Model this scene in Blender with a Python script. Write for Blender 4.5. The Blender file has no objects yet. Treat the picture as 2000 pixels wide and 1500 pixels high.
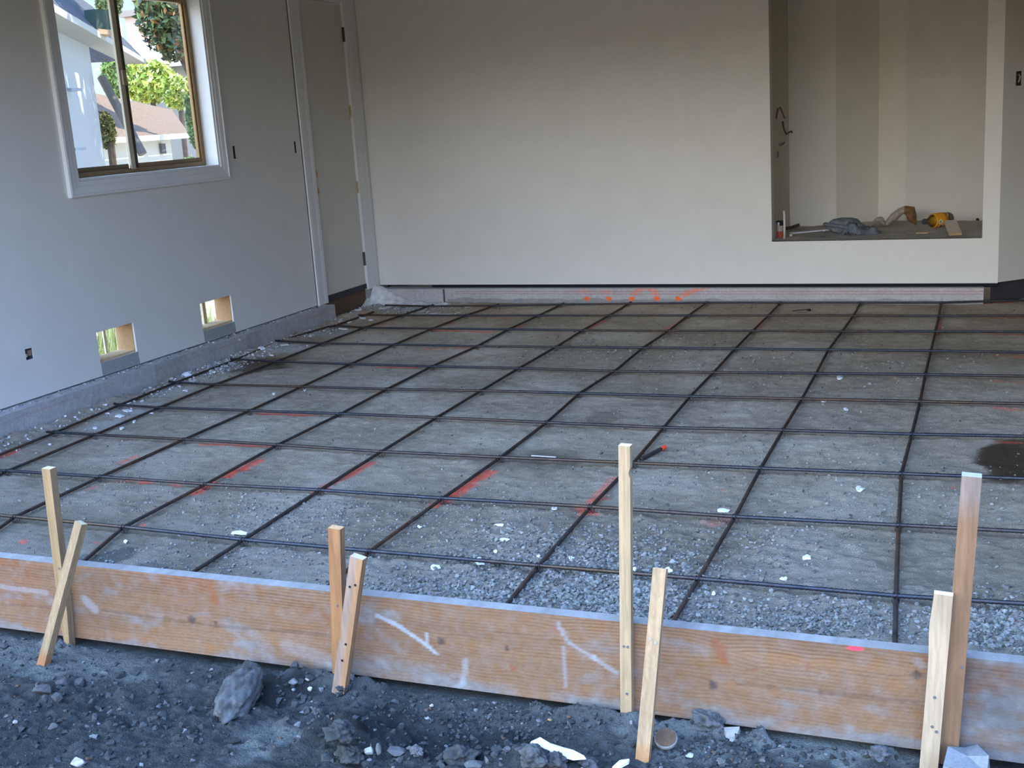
import bpy, bmesh, math, random
import numpy as np
from mathutils import Vector, Matrix, noise as mnoise

random.seed(7); rng = np.random.default_rng(7)
scene = bpy.context.scene
COL = scene.collection

# ------------------------------------------------------------------ camera
CAM = np.array([4.2685, 0.0, 1.3056]); YAW, PITCH, ROLL, FPX = -.3906, -.2249, -.0663, 2260.25
_fw = np.array([math.sin(YAW)*math.cos(PITCH), math.cos(YAW)*math.cos(PITCH), math.sin(PITCH)])
_rt = np.array([math.cos(YAW), -math.sin(YAW), 0.0]); _up = np.cross(_rt, _fw)
_c, _s = math.cos(ROLL), math.sin(ROLL)
_R, _U = _c*_rt+_s*_up, -_s*_rt+_c*_up
def ray(px, py): return _R*(px-1000)/FPX - _U*(py-750)/FPX + _fw
def at_x(px, py, v): d = ray(px, py); return CAM+d*((v-CAM[0])/d[0])
def at_y(px, py, v): d = ray(px, py); return CAM+d*((v-CAM[1])/d[1])
def at_z(px, py, v): d = ray(px, py); return CAM+d*((v-CAM[2])/d[2])
BN = np.array([.0387, 1.0, 0.0]); BD = 7.84           # back wall plane: .0387 x + y = 7.84
def at_back(px, py, off=0.0): d = ray(px, py); return CAM+d*((BD+off-BN@CAM)/(BN@d))
def back_y(x, off=0.0): return BD+off-.0387*x
cd = bpy.data.cameras.new('camera'); cam = bpy.data.objects.new('camera', cd); COL.objects.link(cam)
cam.matrix_world = Matrix(((_R[0], _U[0], -_fw[0], CAM[0]), (_R[1], _U[1], -_fw[1], CAM[1]), (_R[2], _U[2], -_fw[2], CAM[2]), (0, 0, 0, 1)))
cd.sensor_width = 36; cd.lens = FPX/2000*36; cd.clip_start = .05; cd.clip_end = 300
scene.camera = cam

# ------------------------------------------------------------------ helpers
def srgb(r, g, b):
    f = lambda v: v/12.92 if v <= .04045 else ((v+.055)/1.055)**2.4
    return (f(r/255), f(g/255), f(b/255))
class MB:
    """collects vertices, faces and per-vertex colours for one mesh"""
    def __init__(s): s.v = []; s.f = []; s.c = []
    def add(s, vs, fs, col=(1, 1, 1)):
        o = len(s.v); s.v += [tuple(map(float, p)) for p in vs]; s.f += [tuple(i+o for i in f) for f in fs]
        s.c += (list(col) if len(col) == len(vs) and hasattr(col[0], '__len__') else [col]*len(vs)); return s
    def box(s, a, b, col=(1, 1, 1)):
        (x0, y0, z0), (x1, y1, z1) = a, b
        return s.add([(x0,y0,z0),(x1,y0,z0),(x1,y1,z0),(x0,y1,z0),(x0,y0,z1),(x1,y0,z1),(x1,y1,z1),(x0,y1,z1)],
              [(0,3,2,1),(4,5,6,7),(0,1,5,4),(1,2,6,5),(2,3,7,6),(3,0,4,7)], col)
    def tube(s, pts, r, n=8, col=(1, 1, 1), cap=True, rad=None):
        pts = [Vector(p) for p in pts]; vs = []; m = len(pts); prev = None
        for i, p in enumerate(pts):
            t = (pts[min(i+1, m-1)]-pts[max(i-1, 0)]).normalized()
            if prev is None:
                a = t.orthogonal().normalized()
            else:
                a = (prev-t*prev.dot(t)).normalized()
            prev = a; b = t.cross(a); rr = rad[i] if rad is not None else r
            vs += [p+(a*math.cos(k*2*math.pi/n)+b*math.sin(k*2*math.pi/n))*rr for k in range(n)]
        fs = [(i*n+k, i*n+(k+1) % n, (i+1)*n+(k+1) % n, (i+1)*n+k) for i in range(m-1) for k in range(n)]
        if cap: fs += [tuple(range(n-1, -1, -1)), tuple((m-1)*n+k for k in range(n))]
        return s.add(vs, fs, col)
    def build(s, name, mat, parent=None, smooth=False, bevel=0):
        me = bpy.data.meshes.new(name); me.from_pydata(s.v, [], s.f); me.update()
        ca = me.color_attributes.new('Col', 'FLOAT_COLOR', 'POINT')
        ca.data.foreach_set('color', np.c_[np.array(s.c, float).reshape(-1, 3), np.ones(len(s.v))].ravel())
        if smooth: me.polygons.foreach_set('use_smooth', [True]*len(me.polygons))
        me.materials.append(mat)
        o = bpy.data.objects.new(name, me); COL.objects.link(o)
        if parent: o.parent = parent
        if bevel:
            m = o.modifiers.new('bevel', 'BEVEL'); m.width = bevel; m.segments = 2; m.limit_method = 'ANGLE'
        return o
def grid_mesh(P, C):
    """P: (n,m,3) points, C: (n,m,3) colours"""
    n, m = P.shape[:2]; mb = MB(); mb.v = [tuple(p) for p in P.reshape(-1, 3)]; mb.c = C.reshape(-1, 3)
    i = np.arange(n-1)[:, None]*m+np.arange(m-1)[None]
    mb.f = np.stack([i, i+1, i+m+1, i+m], -1).reshape(-1, 4).tolist(); return mb
def tag(o, label=None, cat=None, group=None, kind=None):
    if label: o['label'] = label
    if cat: o['category'] = cat
    if group: o['group'] = group
    if kind: o['kind'] = kind
    return o
def empty(name, loc=(0, 0, 0), **k):
    o = bpy.data.objects.new(name, None); COL.objects.link(o); o.location = loc; o.empty_display_size = .1
    return tag(o, **k)
def local(mb, o):                      # shift a mesh built in world space into its thing's frame
    mb.v = [(p[0]-o.location[0], p[1]-o.location[1], p[2]-o.location[2]) for p in mb.v]; return mb
def fb(x, y, z=0., sc=1., oct=4):      # fractal noise on arrays, about -1..1
    x, y, z = np.broadcast_arrays(np.asarray(x, float), np.asarray(y, float), np.asarray(z, float))
    out = np.empty(x.size)
    for i, (a, b, c) in enumerate(zip(x.ravel()*sc, y.ravel()*sc, z.ravel()*sc)):
        out[i] = mnoise.fractal((a, b, c), 1.0, 2.0, oct)
    return out.reshape(x.shape)
def sstep(a, b, x): t = np.clip((x-a)/(b-a), 0, 1); return t*t*(3-2*t)

# ------------------------------------------------------------------ materials
def mat(name, col=None, attr=True, rough=.85, metal=0., nscale=40., namt=.25, bump=0., bscale=120., spec=.3, stretch=(1, 1, 1), tint=None, tscale=3., tamt=0., bdist=.004):
    m = bpy.data.materials.new(name); m.use_nodes = True; nt = m.node_tree; N, L = nt.nodes, nt.links
    bs = N['Principled BSDF']; bs.inputs['Roughness'].default_value = rough; bs.inputs['Metallic'].default_value = metal
    bs.inputs['Specular IOR Level'].default_value = spec
    tc = N.new('ShaderNodeTexCoord'); mp = N.new('ShaderNodeMapping'); mp.inputs['Scale'].default_value = stretch
    L.new(tc.outputs['Object'], mp.inputs['Vector'])
    if attr: src = N.new('ShaderNodeVertexColor'); src.layer_name = 'Col'; out = src.outputs['Color']
    else: src = N.new('ShaderNodeRGB'); src.outputs[0].default_value = (*col, 1); out = src.outputs[0]
    if attr and col is not None:
        mu = N.new('ShaderNodeMix'); mu.data_type = 'RGBA'; mu.blend_type = 'MULTIPLY'; mu.inputs[0].default_value = 1
        L.new(out, mu.inputs[6]); mu.inputs[7].default_value = (*col, 1); out = mu.outputs[2]
    if tamt:
        nz = N.new('ShaderNodeTexNoise'); nz.inputs['Scale'].default_value = tscale; nz.inputs['Detail'].default_value = 5
        L.new(mp.outputs[0], nz.inputs['Vector'])
        rp = N.new('ShaderNodeMapRange'); rp.inputs[1].default_value = .45; rp.inputs[2].default_value = .65; rp.inputs[4].default_value = tamt
        L.new(nz.outputs['Fac'], rp.inputs[0])
        mx = N.new('ShaderNodeMix'); mx.data_type = 'RGBA'; L.new(rp.outputs[0], mx.inputs[0]); L.new(out, mx.inputs[6]); mx.inputs[7].default_value = (*tint, 1); out = mx.outputs[2]
    if namt:
        nz = N.new('ShaderNodeTexNoise'); nz.inputs['Scale'].default_value = nscale; nz.inputs['Detail'].default_value = 6; nz.inputs['Roughness'].default_value = .65
        L.new(mp.outputs[0], nz.inputs['Vector'])
        rp = N.new('ShaderNodeMapRange'); rp.inputs[1].default_value = .3; rp.inputs[2].default_value = .7; rp.inputs[3].default_value = 1-namt; rp.inputs[4].default_value = 1+namt
        L.new(nz.outputs['Fac'], rp.inputs[0])
        mx = N.new('ShaderNodeVectorMath'); mx.operation = 'SCALE'; L.new(out, mx.inputs[0]); L.new(rp.outputs[0], mx.inputs['Scale']); out = mx.outputs[0]
    L.new(out, bs.inputs['Base Color'])
    if bump:
        nb = N.new('ShaderNodeTexNoise'); nb.inputs['Scale'].default_value = bscale; nb.inputs['Detail'].default_value = 6
        L.new(mp.outputs[0], nb.inputs['Vector'])
        bp = N.new('ShaderNodeBump'); bp.inputs['Strength'].default_value = bump; bp.inputs['Distance'].default_value = bdist
        L.new(nb.outputs['Fac'], bp.inputs['Height']); L.new(bp.outputs[0], bs.inputs['Normal'])
    return m
def glass_mat(name, tint=(1, 1, 1), gloss=.08, rough=.02):
    m = bpy.data.materials.new(name); m.use_nodes = True; nt = m.node_tree; N, L = nt.nodes, nt.links
    N.remove(N['Principled BSDF']); o = N['Material Output']
    t = N.new('ShaderNodeBsdfTransparent'); t.inputs[0].default_value = (*tint, 1)
    g = N.new('ShaderNodeBsdfGlossy'); g.inputs['Roughness'].default_value = rough
    fr = N.new('ShaderNodeFresnel'); fr.inputs[0].default_value = 1.45
    ml = N.new('ShaderNodeMath'); ml.operation = 'MULTIPLY'; ml.inputs[1].default_value = gloss/.04; ml.use_clamp = True
    L.new(fr.outputs[0], ml.inputs[0]); mx = N.new('ShaderNodeMixShader'); L.new(ml.outputs[0], mx.inputs[0]); L.new(t.outputs[0], mx.inputs[1]); L.new(g.outputs[0], mx.inputs[2])
    L.new(mx.outputs[0], o.inputs['Surface']); return m

M_wall = mat('painted_drywall', (.75, .72, .64), nscale=6, namt=.03, bump=.12, bscale=160, rough=.9, bdist=.002)
M_ceil = mat('dark_unseen_shell', (.085, .06, .04), nscale=8, namt=.2, rough=.9)  # unseen ceiling and walls kept dark to cut bounce onto the visible walls
M_trim = mat('painted_trim', (.80, .79, .75), nscale=20, namt=.03, rough=.6)
M_door = mat('primed_door', (.68, .645, .55), nscale=5, namt=.03, rough=.75)
M_floor = mat('compacted_gravel', nscale=220, namt=.28, bump=.9, bscale=260, rough=.95, bdist=.006)
M_earth = mat('damp_earth', nscale=180, namt=.35, bump=.9, bscale=200, rough=.9, bdist=.008)
M_conc = mat('bare_concrete', nscale=90, namt=.16, bump=.5, bscale=220, rough=.95)
M_wood = mat('sawn_wood', nscale=60, namt=.10, bump=.35, bscale=150, rough=.8, stretch=(1, 1, 1))
M_stake = mat('stake_wood', nscale=30, namt=.18, bump=.3, bscale=90, rough=.8, stretch=(4, 4, .35))
M_rust = mat('rusty_steel', (.055, .042, .036), attr=False, metal=.3, rough=.7, nscale=25, namt=.4, tint=(.12, .055, .025), tamt=.7, tscale=2.2, bump=.4, bscale=500)
M_steel = mat('dark_mill_steel', (.05, .055, .07), attr=False, metal=.75, rough=.42, nscale=30, namt=.3, tint=(.11, .065, .035), tamt=.75, tscale=1.1, bump=.3, bscale=500)
M_wire = mat('tie_wire', (.05, .05, .055), attr=False, metal=.6, rough=.5, namt=0)
M_stone = mat('stone', nscale=80, namt=.25, bump=.6, bscale=120, rough=.95)
M_white = mat('plaster', nscale=60, namt=.12, bump=.3, bscale=100, rough=.95)
M_bronze = mat('bronze_window_metal', (.30, .20, .10), attr=False, metal=.4, rough=.45, namt=.1)
M_dark = mat('painted_gap_shadow', (.012, .012, .014), attr=False, rough=.9, namt=0)
M_paint = mat('any_paint', nscale=30, namt=.1, rough=.7)
M_metal = mat('bright_metal', (.6, .6, .6), attr=False, metal=.9, rough=.35, namt=.1)
M_hinge = mat('hinge_metal', attr=True, metal=.6, rough=.4, namt=.1)
M_cloth = mat('worn_cloth', nscale=50, namt=.25, bump=.6, bscale=300, rough=.95)
M_leaf = mat('leaves', nscale=3, namt=.35, rough=.6)
M_bark = mat('bark', (.10, .07, .05), attr=False, nscale=20, namt=.4, rough=.95)
M_roof = mat('roof_shingles', nscale=25, namt=.3, rough=.95, bump=.5, bscale=40)
M_glass = glass_mat('window_glass', (.93, .95, .95), .06)
M_clear = glass_mat('clear_plastic', (.80, .84, .80), .10, .08)

# ------------------------------------------------------------------ world and sun
w = bpy.data.worlds.new('sky'); scene.world = w; w.use_nodes = True; N, L = w.node_tree.nodes, w.node_tree.links
bg = N['Background']; tc = N.new('ShaderNodeTexCoord'); sx = N.new('ShaderNodeSeparateXYZ'); L.new(tc.outputs['Generated'], sx.inputs[0])
rp = N.new('ShaderNodeValToRGB'); L.new(sx.outputs['Z'], rp.inputs[0])
e = rp.color_ramp.elements; e[0].position = 0.0; e[0].color = (.70, .86, 1.0, 1); e[1].position = .75; e[1].color = (.20, .42, 1.0, 1)
m_ = e.new(.25); m_.color = (.42, .68, 1.0, 1)
# the street side (-y) has a low dark skyline of trees and houses, the garden side is open and hazy
r2 = N.new('ShaderNodeValToRGB'); 
L.new(sx.outputs['Z'], r2.inputs[0]); e = r2.color_ramp.elements
e[0].position = .0; e[0].color = (.10, .075, .045, 1); e[1].position = .75; e[1].color = (.34, .57, 1.0, 1)
for p_, c_ in ((.05, (.17, .125, .07, 1)), (.11, (.86, .83, .78, 1)), (.20, (.78, .82, .90, 1)), (.28, (.60, .76, 1.0, 1)), (.42, (.44, .66, 1.0, 1))): q_ = e.new(p_); q_.color = c_
fy = N.new('ShaderNodeMapRange'); fy.inputs[1].default_value = -.25; fy.inputs[2].default_value = .05; L.new(sx.outputs['Y'], fy.inputs[0])
mx = N.new('ShaderNodeMix'); mx.data_type = 'RGBA'; L.new(fy.outputs[0], mx.inputs[0]); L.new(r2.outputs[0], mx.inputs[6]); L.new(rp.outputs[0], mx.inputs[7])
tx = N.new('ShaderNodeMapRange'); tx.inputs[1].default_value = .05; tx.inputs[2].default_value = .5; L.new(sx.outputs['X'], tx.inputs[0])
tm = N.new('ShaderNodeMix'); tm.data_type = 'RGBA'; L.new(tx.outputs[0], tm.inputs[0]); tm.inputs[6].default_value = (1, 1, 1, 1); tm.inputs[7].default_value = (.40, .52, .77, 1)   # tint added to the +x sky to dim and cool the left wall
ty = N.new('ShaderNodeMix'); ty.data_type = 'RGBA'; L.new(fy.outputs[0], ty.inputs[0]); L.new(tm.outputs[2], ty.inputs[6]); ty.inputs[7].default_value = (.17, .17, .17, 1)
mm = N.new('ShaderNodeMix'); mm.data_type = 'RGBA'; mm.blend_type = 'MULTIPLY'; mm.inputs[0].default_value = 1; L.new(mx.outputs[2], mm.inputs[6]); L.new(ty.outputs[2], mm.inputs[7])
L.new(mm.outputs[2], bg.inputs[0]); bg.inputs[1].default_value = 9.0
sd = bpy.data.lights.new('sun', 'SUN'); sd.energy = 8.5; sd.angle = .009; sd.color = (1, .93, .80)
so = bpy.data.objects.new('sun', sd); COL.objects.link(so); so.location = (6, 4, 12)
SUN = Vector((.60, .26, .76)).normalized(); so.rotation_euler = SUN.to_track_quat('Z', 'Y').to_euler()

# ------------------------------------------------------------------ room shell
def wall_cells(us, zs, holes, place, th, col):
    """flat wall with rectangular holes; place(u, d, z) -> point, d = 0 room face, th = outer face"""
    us = sorted(set(us) | {h[0] for h in holes} | {h[1] for h in holes}); zs = sorted(set(zs) | {h[2] for h in holes} | {h[3] for h in holes})
    mb = MB(); open_ = lambda i, j: any(h[0]-1e-6 <= us[i] and us[i+1] <= h[1]+1e-6 and h[2]-1e-6 <= zs[j] and zs[j+1] <= h[3]+1e-6 for h in holes)
    nu, nz = len(us)-1, len(zs)-1
    for i in range(nu):
        for j in range(nz):
            if open_(i, j): continue
            a, b, c, d = us[i], us[i+1], zs[j], zs[j+1]
            F = [place(a,0,c), place(b,0,c), place(b,0,d), place(a,0,d)]; K = [place(a,th,c), place(b,th,c), place(b,th,d), place(a,th,d)]
            mb.add(F+K, [(0,1,2,3), (7,6,5,4)], col)
            for (ii, jj, q) in ((i-1, j, (0,3,7,4)), (i+1, j, (1,5,6,2)), (i, j-1, (0,4,5,1)), (i, j+1, (3,2,6,7))):
                if ii < 0 or jj < 0 or ii >= nu or jj >= nz or open_(ii, jj): mb.add(F+K, [q], col)
    return mb
CEIL = 2.55; ZB = .126
WIN = (4.745, 5.967, 1.138, 2.13)
VENT = [(4.717, 5.010, .195, .358), (5.606, 5.920, .193, .360)]
BOX = [(4.221, 4.268, .318, .372), (6.118, 6.146, 1.175, 1.253), (6.822, 6.848, 1.174, 1.252)]
DOOR = (7.045, 7.690, .03, 2.20)
wl = wall_cells([2.5, 7.86], [ZB, CEIL], [WIN, DOOR[:2]+(ZB, DOOR[3])]+VENT+BOX, lambda u, d, z: (-d, u, z), .13, (1, 1, 1))
tag(wl.build('wall_left', M_wall), kind='structure')
NL, NR, NZ = 3.005, 4.290, .405
XR = 4.385
wb = wall_cells([-.13, XR], [ZB, CEIL], [(NL, NR, NZ, CEIL)], lambda u, d, z: (u, back_y(u, d), z), .10, (1, 1, 1))
tag(wb.build('wall_back', M_wall), kind='structure')
# alcove: broken-line back, compound band; side and angled faces painted darker as shade
xc = at_y(1632, 200, 8.60)[0]; xd = at_y(1716, 200, 8.86)[0]; xe = at_y(1770, 200, 8.80)[0]
plan = [(NL, back_y(NL, .1)), (NL-.012, 8.60), (xc, 8.62), (xc+.003, 8.623), (xd, 8.86), (xd+.003, 8.86), (xe, 8.80), (xe+.01, 8.80), (NR+.02, 8.64), (NR, back_y(NR, .1))]
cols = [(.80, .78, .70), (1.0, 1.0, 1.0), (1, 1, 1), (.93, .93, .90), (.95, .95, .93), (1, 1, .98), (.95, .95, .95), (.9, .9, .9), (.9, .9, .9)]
nb = MB()
for (a, b, c) in zip(plan[:-1], plan[1:], cols):
    nb.add([(*a, NZ), (*b, NZ), (*b, CEIL), (*a, CEIL)], [(0, 1, 2, 3)], c)
o = nb.build('wall_niche', M_wall); tag(o, kind='structure')
sl = MB(); gx = np.linspace(NL-.005, NR, 90); gy = np.linspace(0, 1, 60)
P = np.empty((60, 90, 3)); P[..., 0] = gx[None]; y0 = back_y(gx)-.004; P[..., 1] = y0[None]+gy[:, None]*(8.9-y0)[None]
P[..., 2] = NZ+.006+.006*fb(P[..., 0], P[..., 1], 3., 9)
nn = fb(P[..., 0], P[..., 1], 9., 5)[..., None]
sl = grid_mesh(P, np.array([.42, .38, .33])*(1+.35*nn))
o = sl.build('trim_3', M_conc, smooth=True); tag(o, kind='structure')
sb = MB().box((NL-.03, back_y(NL, .101), NZ-.05), (NR+.03, 8.95, NZ-.02)); tag(sb.build('trim_4', M_conc), kind='structure')
# diagonal wall at the right of the bump-out, then the deeper back wall and right wall, the unseen ones darkened to cut bounce
BOXR = None
p0 = np.array([XR, back_y(XR)]); dr = np.array([.74, .67]); dr /= np.linalg.norm(dr); nr = np.array([dr[1], -dr[0]])
q = CAM[:2]; d = ray(1990, 153)[:2]
A = np.array([[dr[0], -d[0]], [dr[1], -d[1]]]); uu = np.linalg.solve(A, q-p0)[0]
tt = ((p0+dr*uu)-q)[0]/d[0]; zbx = CAM[2]+ray(1990, 153)[2]*tt
BOXR = (uu-.022, uu+.022, zbx-.042, zbx+.042)
wd = wall_cells([0, .9], [ZB+.005, CEIL], [BOXR], lambda u, d, z: (p0[0]+dr[0]*u-nr[0]*d, p0[1]+dr[1]*u-nr[1]*d, z), .1, (.97, .97, .97))
tag(wd.build('wall_right', M_wall), kind='structure')
pe = p0+dr*.9
mb = MB().box((pe[0]-.02, pe[1], -.05), (6.1, pe[1]+.1, CEIL)); mb.box((-.13, 9.05, -.05), (6.1, 9.15, CEIL)); mb.box((-.13, 7.95, -.05), (-.05, 9.1, CEIL)); mb.box((5.0, pe[1]+.1, -.05), (5.1, 9.1, CEIL)); tag(mb.build('wall_far', M_ceil), kind='structure')  # outer boxes added out of view to stop sun leaking in behind the alcove
mb = MB().box((6.0, 2.5, 0), (6.1, pe[1], CEIL)); tag(mb.build('wall_side', M_ceil), kind='structure')
mb = MB().box((-.35, 2.36, CEIL), (7.6, 9.3, CEIL+.15)); tag(mb.build('ceiling', M_ceil), kind='structure')  # roof extended unseen past the walls to keep sun off the foreground earth
mb = MB().box((-.13, 2.36, 2.20), (6.1, 2.5, CEIL)); mb.box((5.7, 2.36, -.3), (6.1, 2.5, 2.2)); tag(mb.build('wall_front', M_ceil), kind='structure')

# ------------------------------------------------------------------ floor: compacted gravel with marks and stains
xs = np.arange(-.14, 6.02, .0125); ys = [2.54]
while ys[-1] < 8.4: ys.append(ys[-1]+.0065+.0115*min(1, (ys[-1]-2.5)/5))
ys = np.array(ys); X, Y = np.meshgrid(xs, ys)
n1 = fb(X, Y, 0., 2.2, 5); n2 = fb(X, Y, 5., 14., 3); n3 = fb(X, Y, 8., 45., 2)
front = 1-sstep(2.6, 3.6, Y)
rough_near = np.exp(-((X-3.2)/.9)**2-((Y-3.0)/.45)**2)
H = .006*n1+.0035*n2+.0035*n3+.010*rough_near*n2+.006*rough_near*n3
H += -.012*np.exp(-((Y-2.55)/.12)**2)                       # dip behind the form board
H += .035*np.exp(-((X-.09)/.06)**2)*(.5+.5*fb(X, Y, 2., 5.))*(Y > 3.2)  # crumbs against the curb
base = np.array([.31, .27, .215])
C = base[None, None]*(1+.22*n1+.18*n2+.22*n3)[..., None]
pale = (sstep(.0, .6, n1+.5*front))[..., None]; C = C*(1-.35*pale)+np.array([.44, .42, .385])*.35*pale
C *= (.66+.72*sstep(2.8, 4.6, Y))[..., None]; C *= np.array([.92, .90, .90]); C *= 1-(1-sstep(2.9, 5.2, Y))[..., None]*np.array([.05, .09, .15])  # front graded darker and less blue in colour to offset the strong skylight
tanm = sstep(.05, .6, fb(X, Y, 20., 1.3, 4))*sstep(3.2, 4.2, Y)
C = C*(1-.35*tanm)[..., None]+np.array([.30, .245, .175])*.35*tanm[..., None]
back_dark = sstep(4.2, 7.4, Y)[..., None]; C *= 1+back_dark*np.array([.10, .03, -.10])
def blend(mask, col, C): return C*(1-mask[..., None])+np.array(col)*mask[..., None]
def blob(px, py, rx, ry, col, amt, C, ns=6., rot=0):
    p = at_z(px, py, 0.0); pxr = at_z(px+rx, py, 0.0); pyr = at_z(px, py+ry, 0.0)
    ax = abs(pxr[0]-p[0])+1e-3; ay = abs(pyr[1]-p[1])+1e-3
    r = np.sqrt(((X-p[0])/ax)**2+((Y-p[1])/ay)**2)+.45*fb(X, Y, px*.1, ns, 4)
    return blend(amt*(1-sstep(.75, 1.1, r)), col, C)
C = blob(1985, 893, 75, 42, (.050, .031, .014), .95, C)
C = blob(1960, 900, 60, 36, (.050, .031, .014), .9, C)
C = blob(1020, 897, 150, 22, (.12, .095, .06), .5, C); C = blob(1080, 888, 60, 10, (.12, .095, .06), .5, C)
C = blob(505, 715, 55, 18, (.07, .045, .02), .8, C); C = blob(545, 700, 45, 12, (.2, .13, .06), .5, C)
C = blob(225, 1086, 38, 22, (.06, .055, .05), .8, C, 14.); C = blob(185, 1090, 45, 10, (.09, .085, .075), .7, C, 14.)
C = blob(1600, 1240, 30, 12, (.06, .055, .05), .8, C, 14.); C = blob(300, 1108, 45, 10, (.08, .075, .07), .6, C, 14.)
C = blob(1180, 815, 35, 14, (.14, .11, .075), .5, C)
for (px, py, rx, ry) in [(800, 605, 75, 6), (735, 597, 55, 8), (260, 800, 55, 18), (330, 765, 50, 12), (560, 680, 60, 10), (640, 650, 50, 9), (420, 720, 50, 12), (205, 830, 40, 14)]:
    C = blob(px, py, rx, ry, (.50, .50, .49), .55, C, 22.)
def spray(x0, y0, x1, y1, wid, amt, C, col=(.95, .10, .045)):
    a = at_z(x0, y0, 0.)[:2]; b = at_z(x1, y1, 0.)[:2]; ab = b-a; L2 = ab@ab+1e-9
    t = np.clip(((X-a[0])*ab[0]+(Y-a[1])*ab[1])/L2, 0, 1); dd = np.hypot(X-a[0]-t*ab[0], Y-a[1]-t*ab[1])
    msk = amt*(1-sstep(wid*.35, wid, dd+.012*n3+.02*np.maximum(n2, 0)))*np.clip(.75+.6*n3, .15, 1)
    return blend(np.clip(msk, 0, 1), col, C)
for m in [(395, 869, 530, 872, .025, .75), (505, 900, 440, 930, .035, .9), (415, 942, 380, 965, .03, .9), (725, 905, 620, 962, .035, .75), (955, 922, 855, 985, .045, .9),
          (1200, 935, 1140, 1000, .03, .5), (1130, 990, 1165, 1003, .03, .6), (1155, 978, 1180, 975, .03, .5), (0, 893, 38, 880, .03, .8), (210, 943, 250, 940, .03, .45), (275, 942, 290, 943, .02, .8), (335, 948, 350, 950, .02, .5),
          (229, 1020, 232, 1021, .012, .8), (277, 1025, 280, 1026, .013, .8), (44, 1055, 46, 1060, .011, .9), (188, 1058, 190, 1062, .015, .5), (235, 905, 265, 893, .025, .5),
          (830, 682, 915, 680, .03, .8), (740, 717, 810, 718, .03, .7), (500, 808, 610, 811, .03, .75), (840, 645, 960, 650, .035, .75), (690, 640, 750, 632, .03, .7), (660, 634, 672, 631, .03, .8), (720, 641, 735, 634, .03, .6),
          (855, 638, 885, 630, .03, .6), (950, 600, 975, 596, .03, .6), (920, 619, 1000, 621, .03, .45), (1010, 641, 1022, 634, .03, .6), (1150, 643, 1180, 625, .025, .6), (1305, 642, 1340, 622, .03, .6),
          (1480, 640, 1490, 624, .03, .55), (1832, 655, 1835, 625, .03, .5), (1920, 594, 1975, 592, .03, .9), (1935, 621, 2000, 620, .025, .7), (1930, 652, 2000, 655, .025, .6), (1945, 692, 2000, 696, .025, .6), (1950, 745, 2000, 748, .03, .65), (1940, 797, 2000, 802, .025, .6),
          (1950, 864, 2000, 866, .02, .35), (1980, 1213, 1988, 1213, .02, 1.), (1258, 1138, 1260, 1138, .012, .8), (1410, 958, 1413, 958, .012, .8), (1862, 950, 1864, 952, .012, .7), (165, 960, 185, 950, .02, .3), (1385, 1020, 1420, 1015, .05, .18)]:
    C = spray(*m, C)
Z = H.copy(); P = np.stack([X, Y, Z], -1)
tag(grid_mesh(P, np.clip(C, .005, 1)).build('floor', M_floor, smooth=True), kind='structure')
xi, yi = lambda x: int(np.clip(np.searchsorted(xs, x), 0, len(xs)-1)), lambda y: int(np.clip(np.searchsorted(ys, y), 0, len(ys)-1))
def floor_z(x, y): return float(H[yi(y), xi(x)])

# ------------------------------------------------------------------ dug earth in front of the form board
gx = np.arange(-1.2, 6.4, .0085); gx = gx[(gx > .9) & (gx < 4.95)]; gy = np.arange(1.72, 2.62, .006)
GX, GY = np.meshgrid(gx, gy)
g1 = fb(GX, GY, 31., 3., 5); g2 = fb(GX, GY, 41., 16., 4); g3 = fb(GX, GY, 51., 60., 2)
def gpx(px, py, z=-.15): return at_z(px, py, z)
lump = np.zeros_like(GX)
def bump_at(px, py, r, h, ry=None):
    p = gpx(px, py); return h*np.exp(-((GX-p[0])/r)**2-((GY-p[1])/(ry or r))**2)
rough = .35+.9*np.exp(-((GX-2.95)/.42)**2-((GY-2.24)/.13)**2)+.5*np.exp(-((GX-2.1)/.35)**2-((GY-2.15)/.12)**2)
GH = -.150+.010*g1+.009*rough*g2*1.6+.0045*g3*(.5+rough)
lumpb = np.exp(-((GX-gpx(700, 1420)[0])/.13)**2-((GY-gpx(700, 1420)[1])/.07)**2)*np.array([.022])*np.clip(g2*1.4, -.6, 1)
GH += bump_at(690, 1440, .12, .042, .07)+lumpb+bump_at(1040, 1490, .12, .035, .04)+bump_at(100, 1350, .09, .015, .04)+bump_at(610, 1330, .06, .012, .03)
GH -= bump_at(560, 1370, .09, .02, .04)+bump_at(880, 1450, .10, .018, .04)
vor = np.array([mnoise.voronoi((a_*21, b_*21, 3.))[0][0] for a_, b_ in zip((GX+.02*g2).ravel(), (GY+.02*g3).ravel())]).reshape(GX.shape)
vor2 = np.array([mnoise.voronoi((a_*48, b_*48, 8.))[0][0] for a_, b_ in zip(GX.ravel(), GY.ravel())]).reshape(GX.shape)
lumpm = np.clip(.15+rough*.75+.5*g1, .05, 1.1)
GH += lumpm*(.024*(.45-vor)+.012*(.45-vor2))
GH = np.where(GY > 2.47, GH*(1-sstep(2.47, 2.5, GY))+(-.163+.004*g2)*sstep(2.47, 2.5, GY), GH)
GH += .022*np.exp(-((GY-2.47)/.02)**2)*(sstep(.1, .5, g1+.5*g2))
gc = np.array([.085, .083, .080])*(1+.3*g1+.4*g2+.35*g3+.5*(.4-vor)*lumpm)[..., None]
pal = sstep(.0, .5, g1-.25*rough+.1)[..., None]; gc = gc*(1-.55*pal)+np.array([.145, .14, .132])*.55*pal
dk = (sstep(.1, .5, g2*.8+rough-.75))[..., None]; gc = gc*(1-.6*dk)+np.array([.022, .022, .024])*.6*dk
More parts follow.
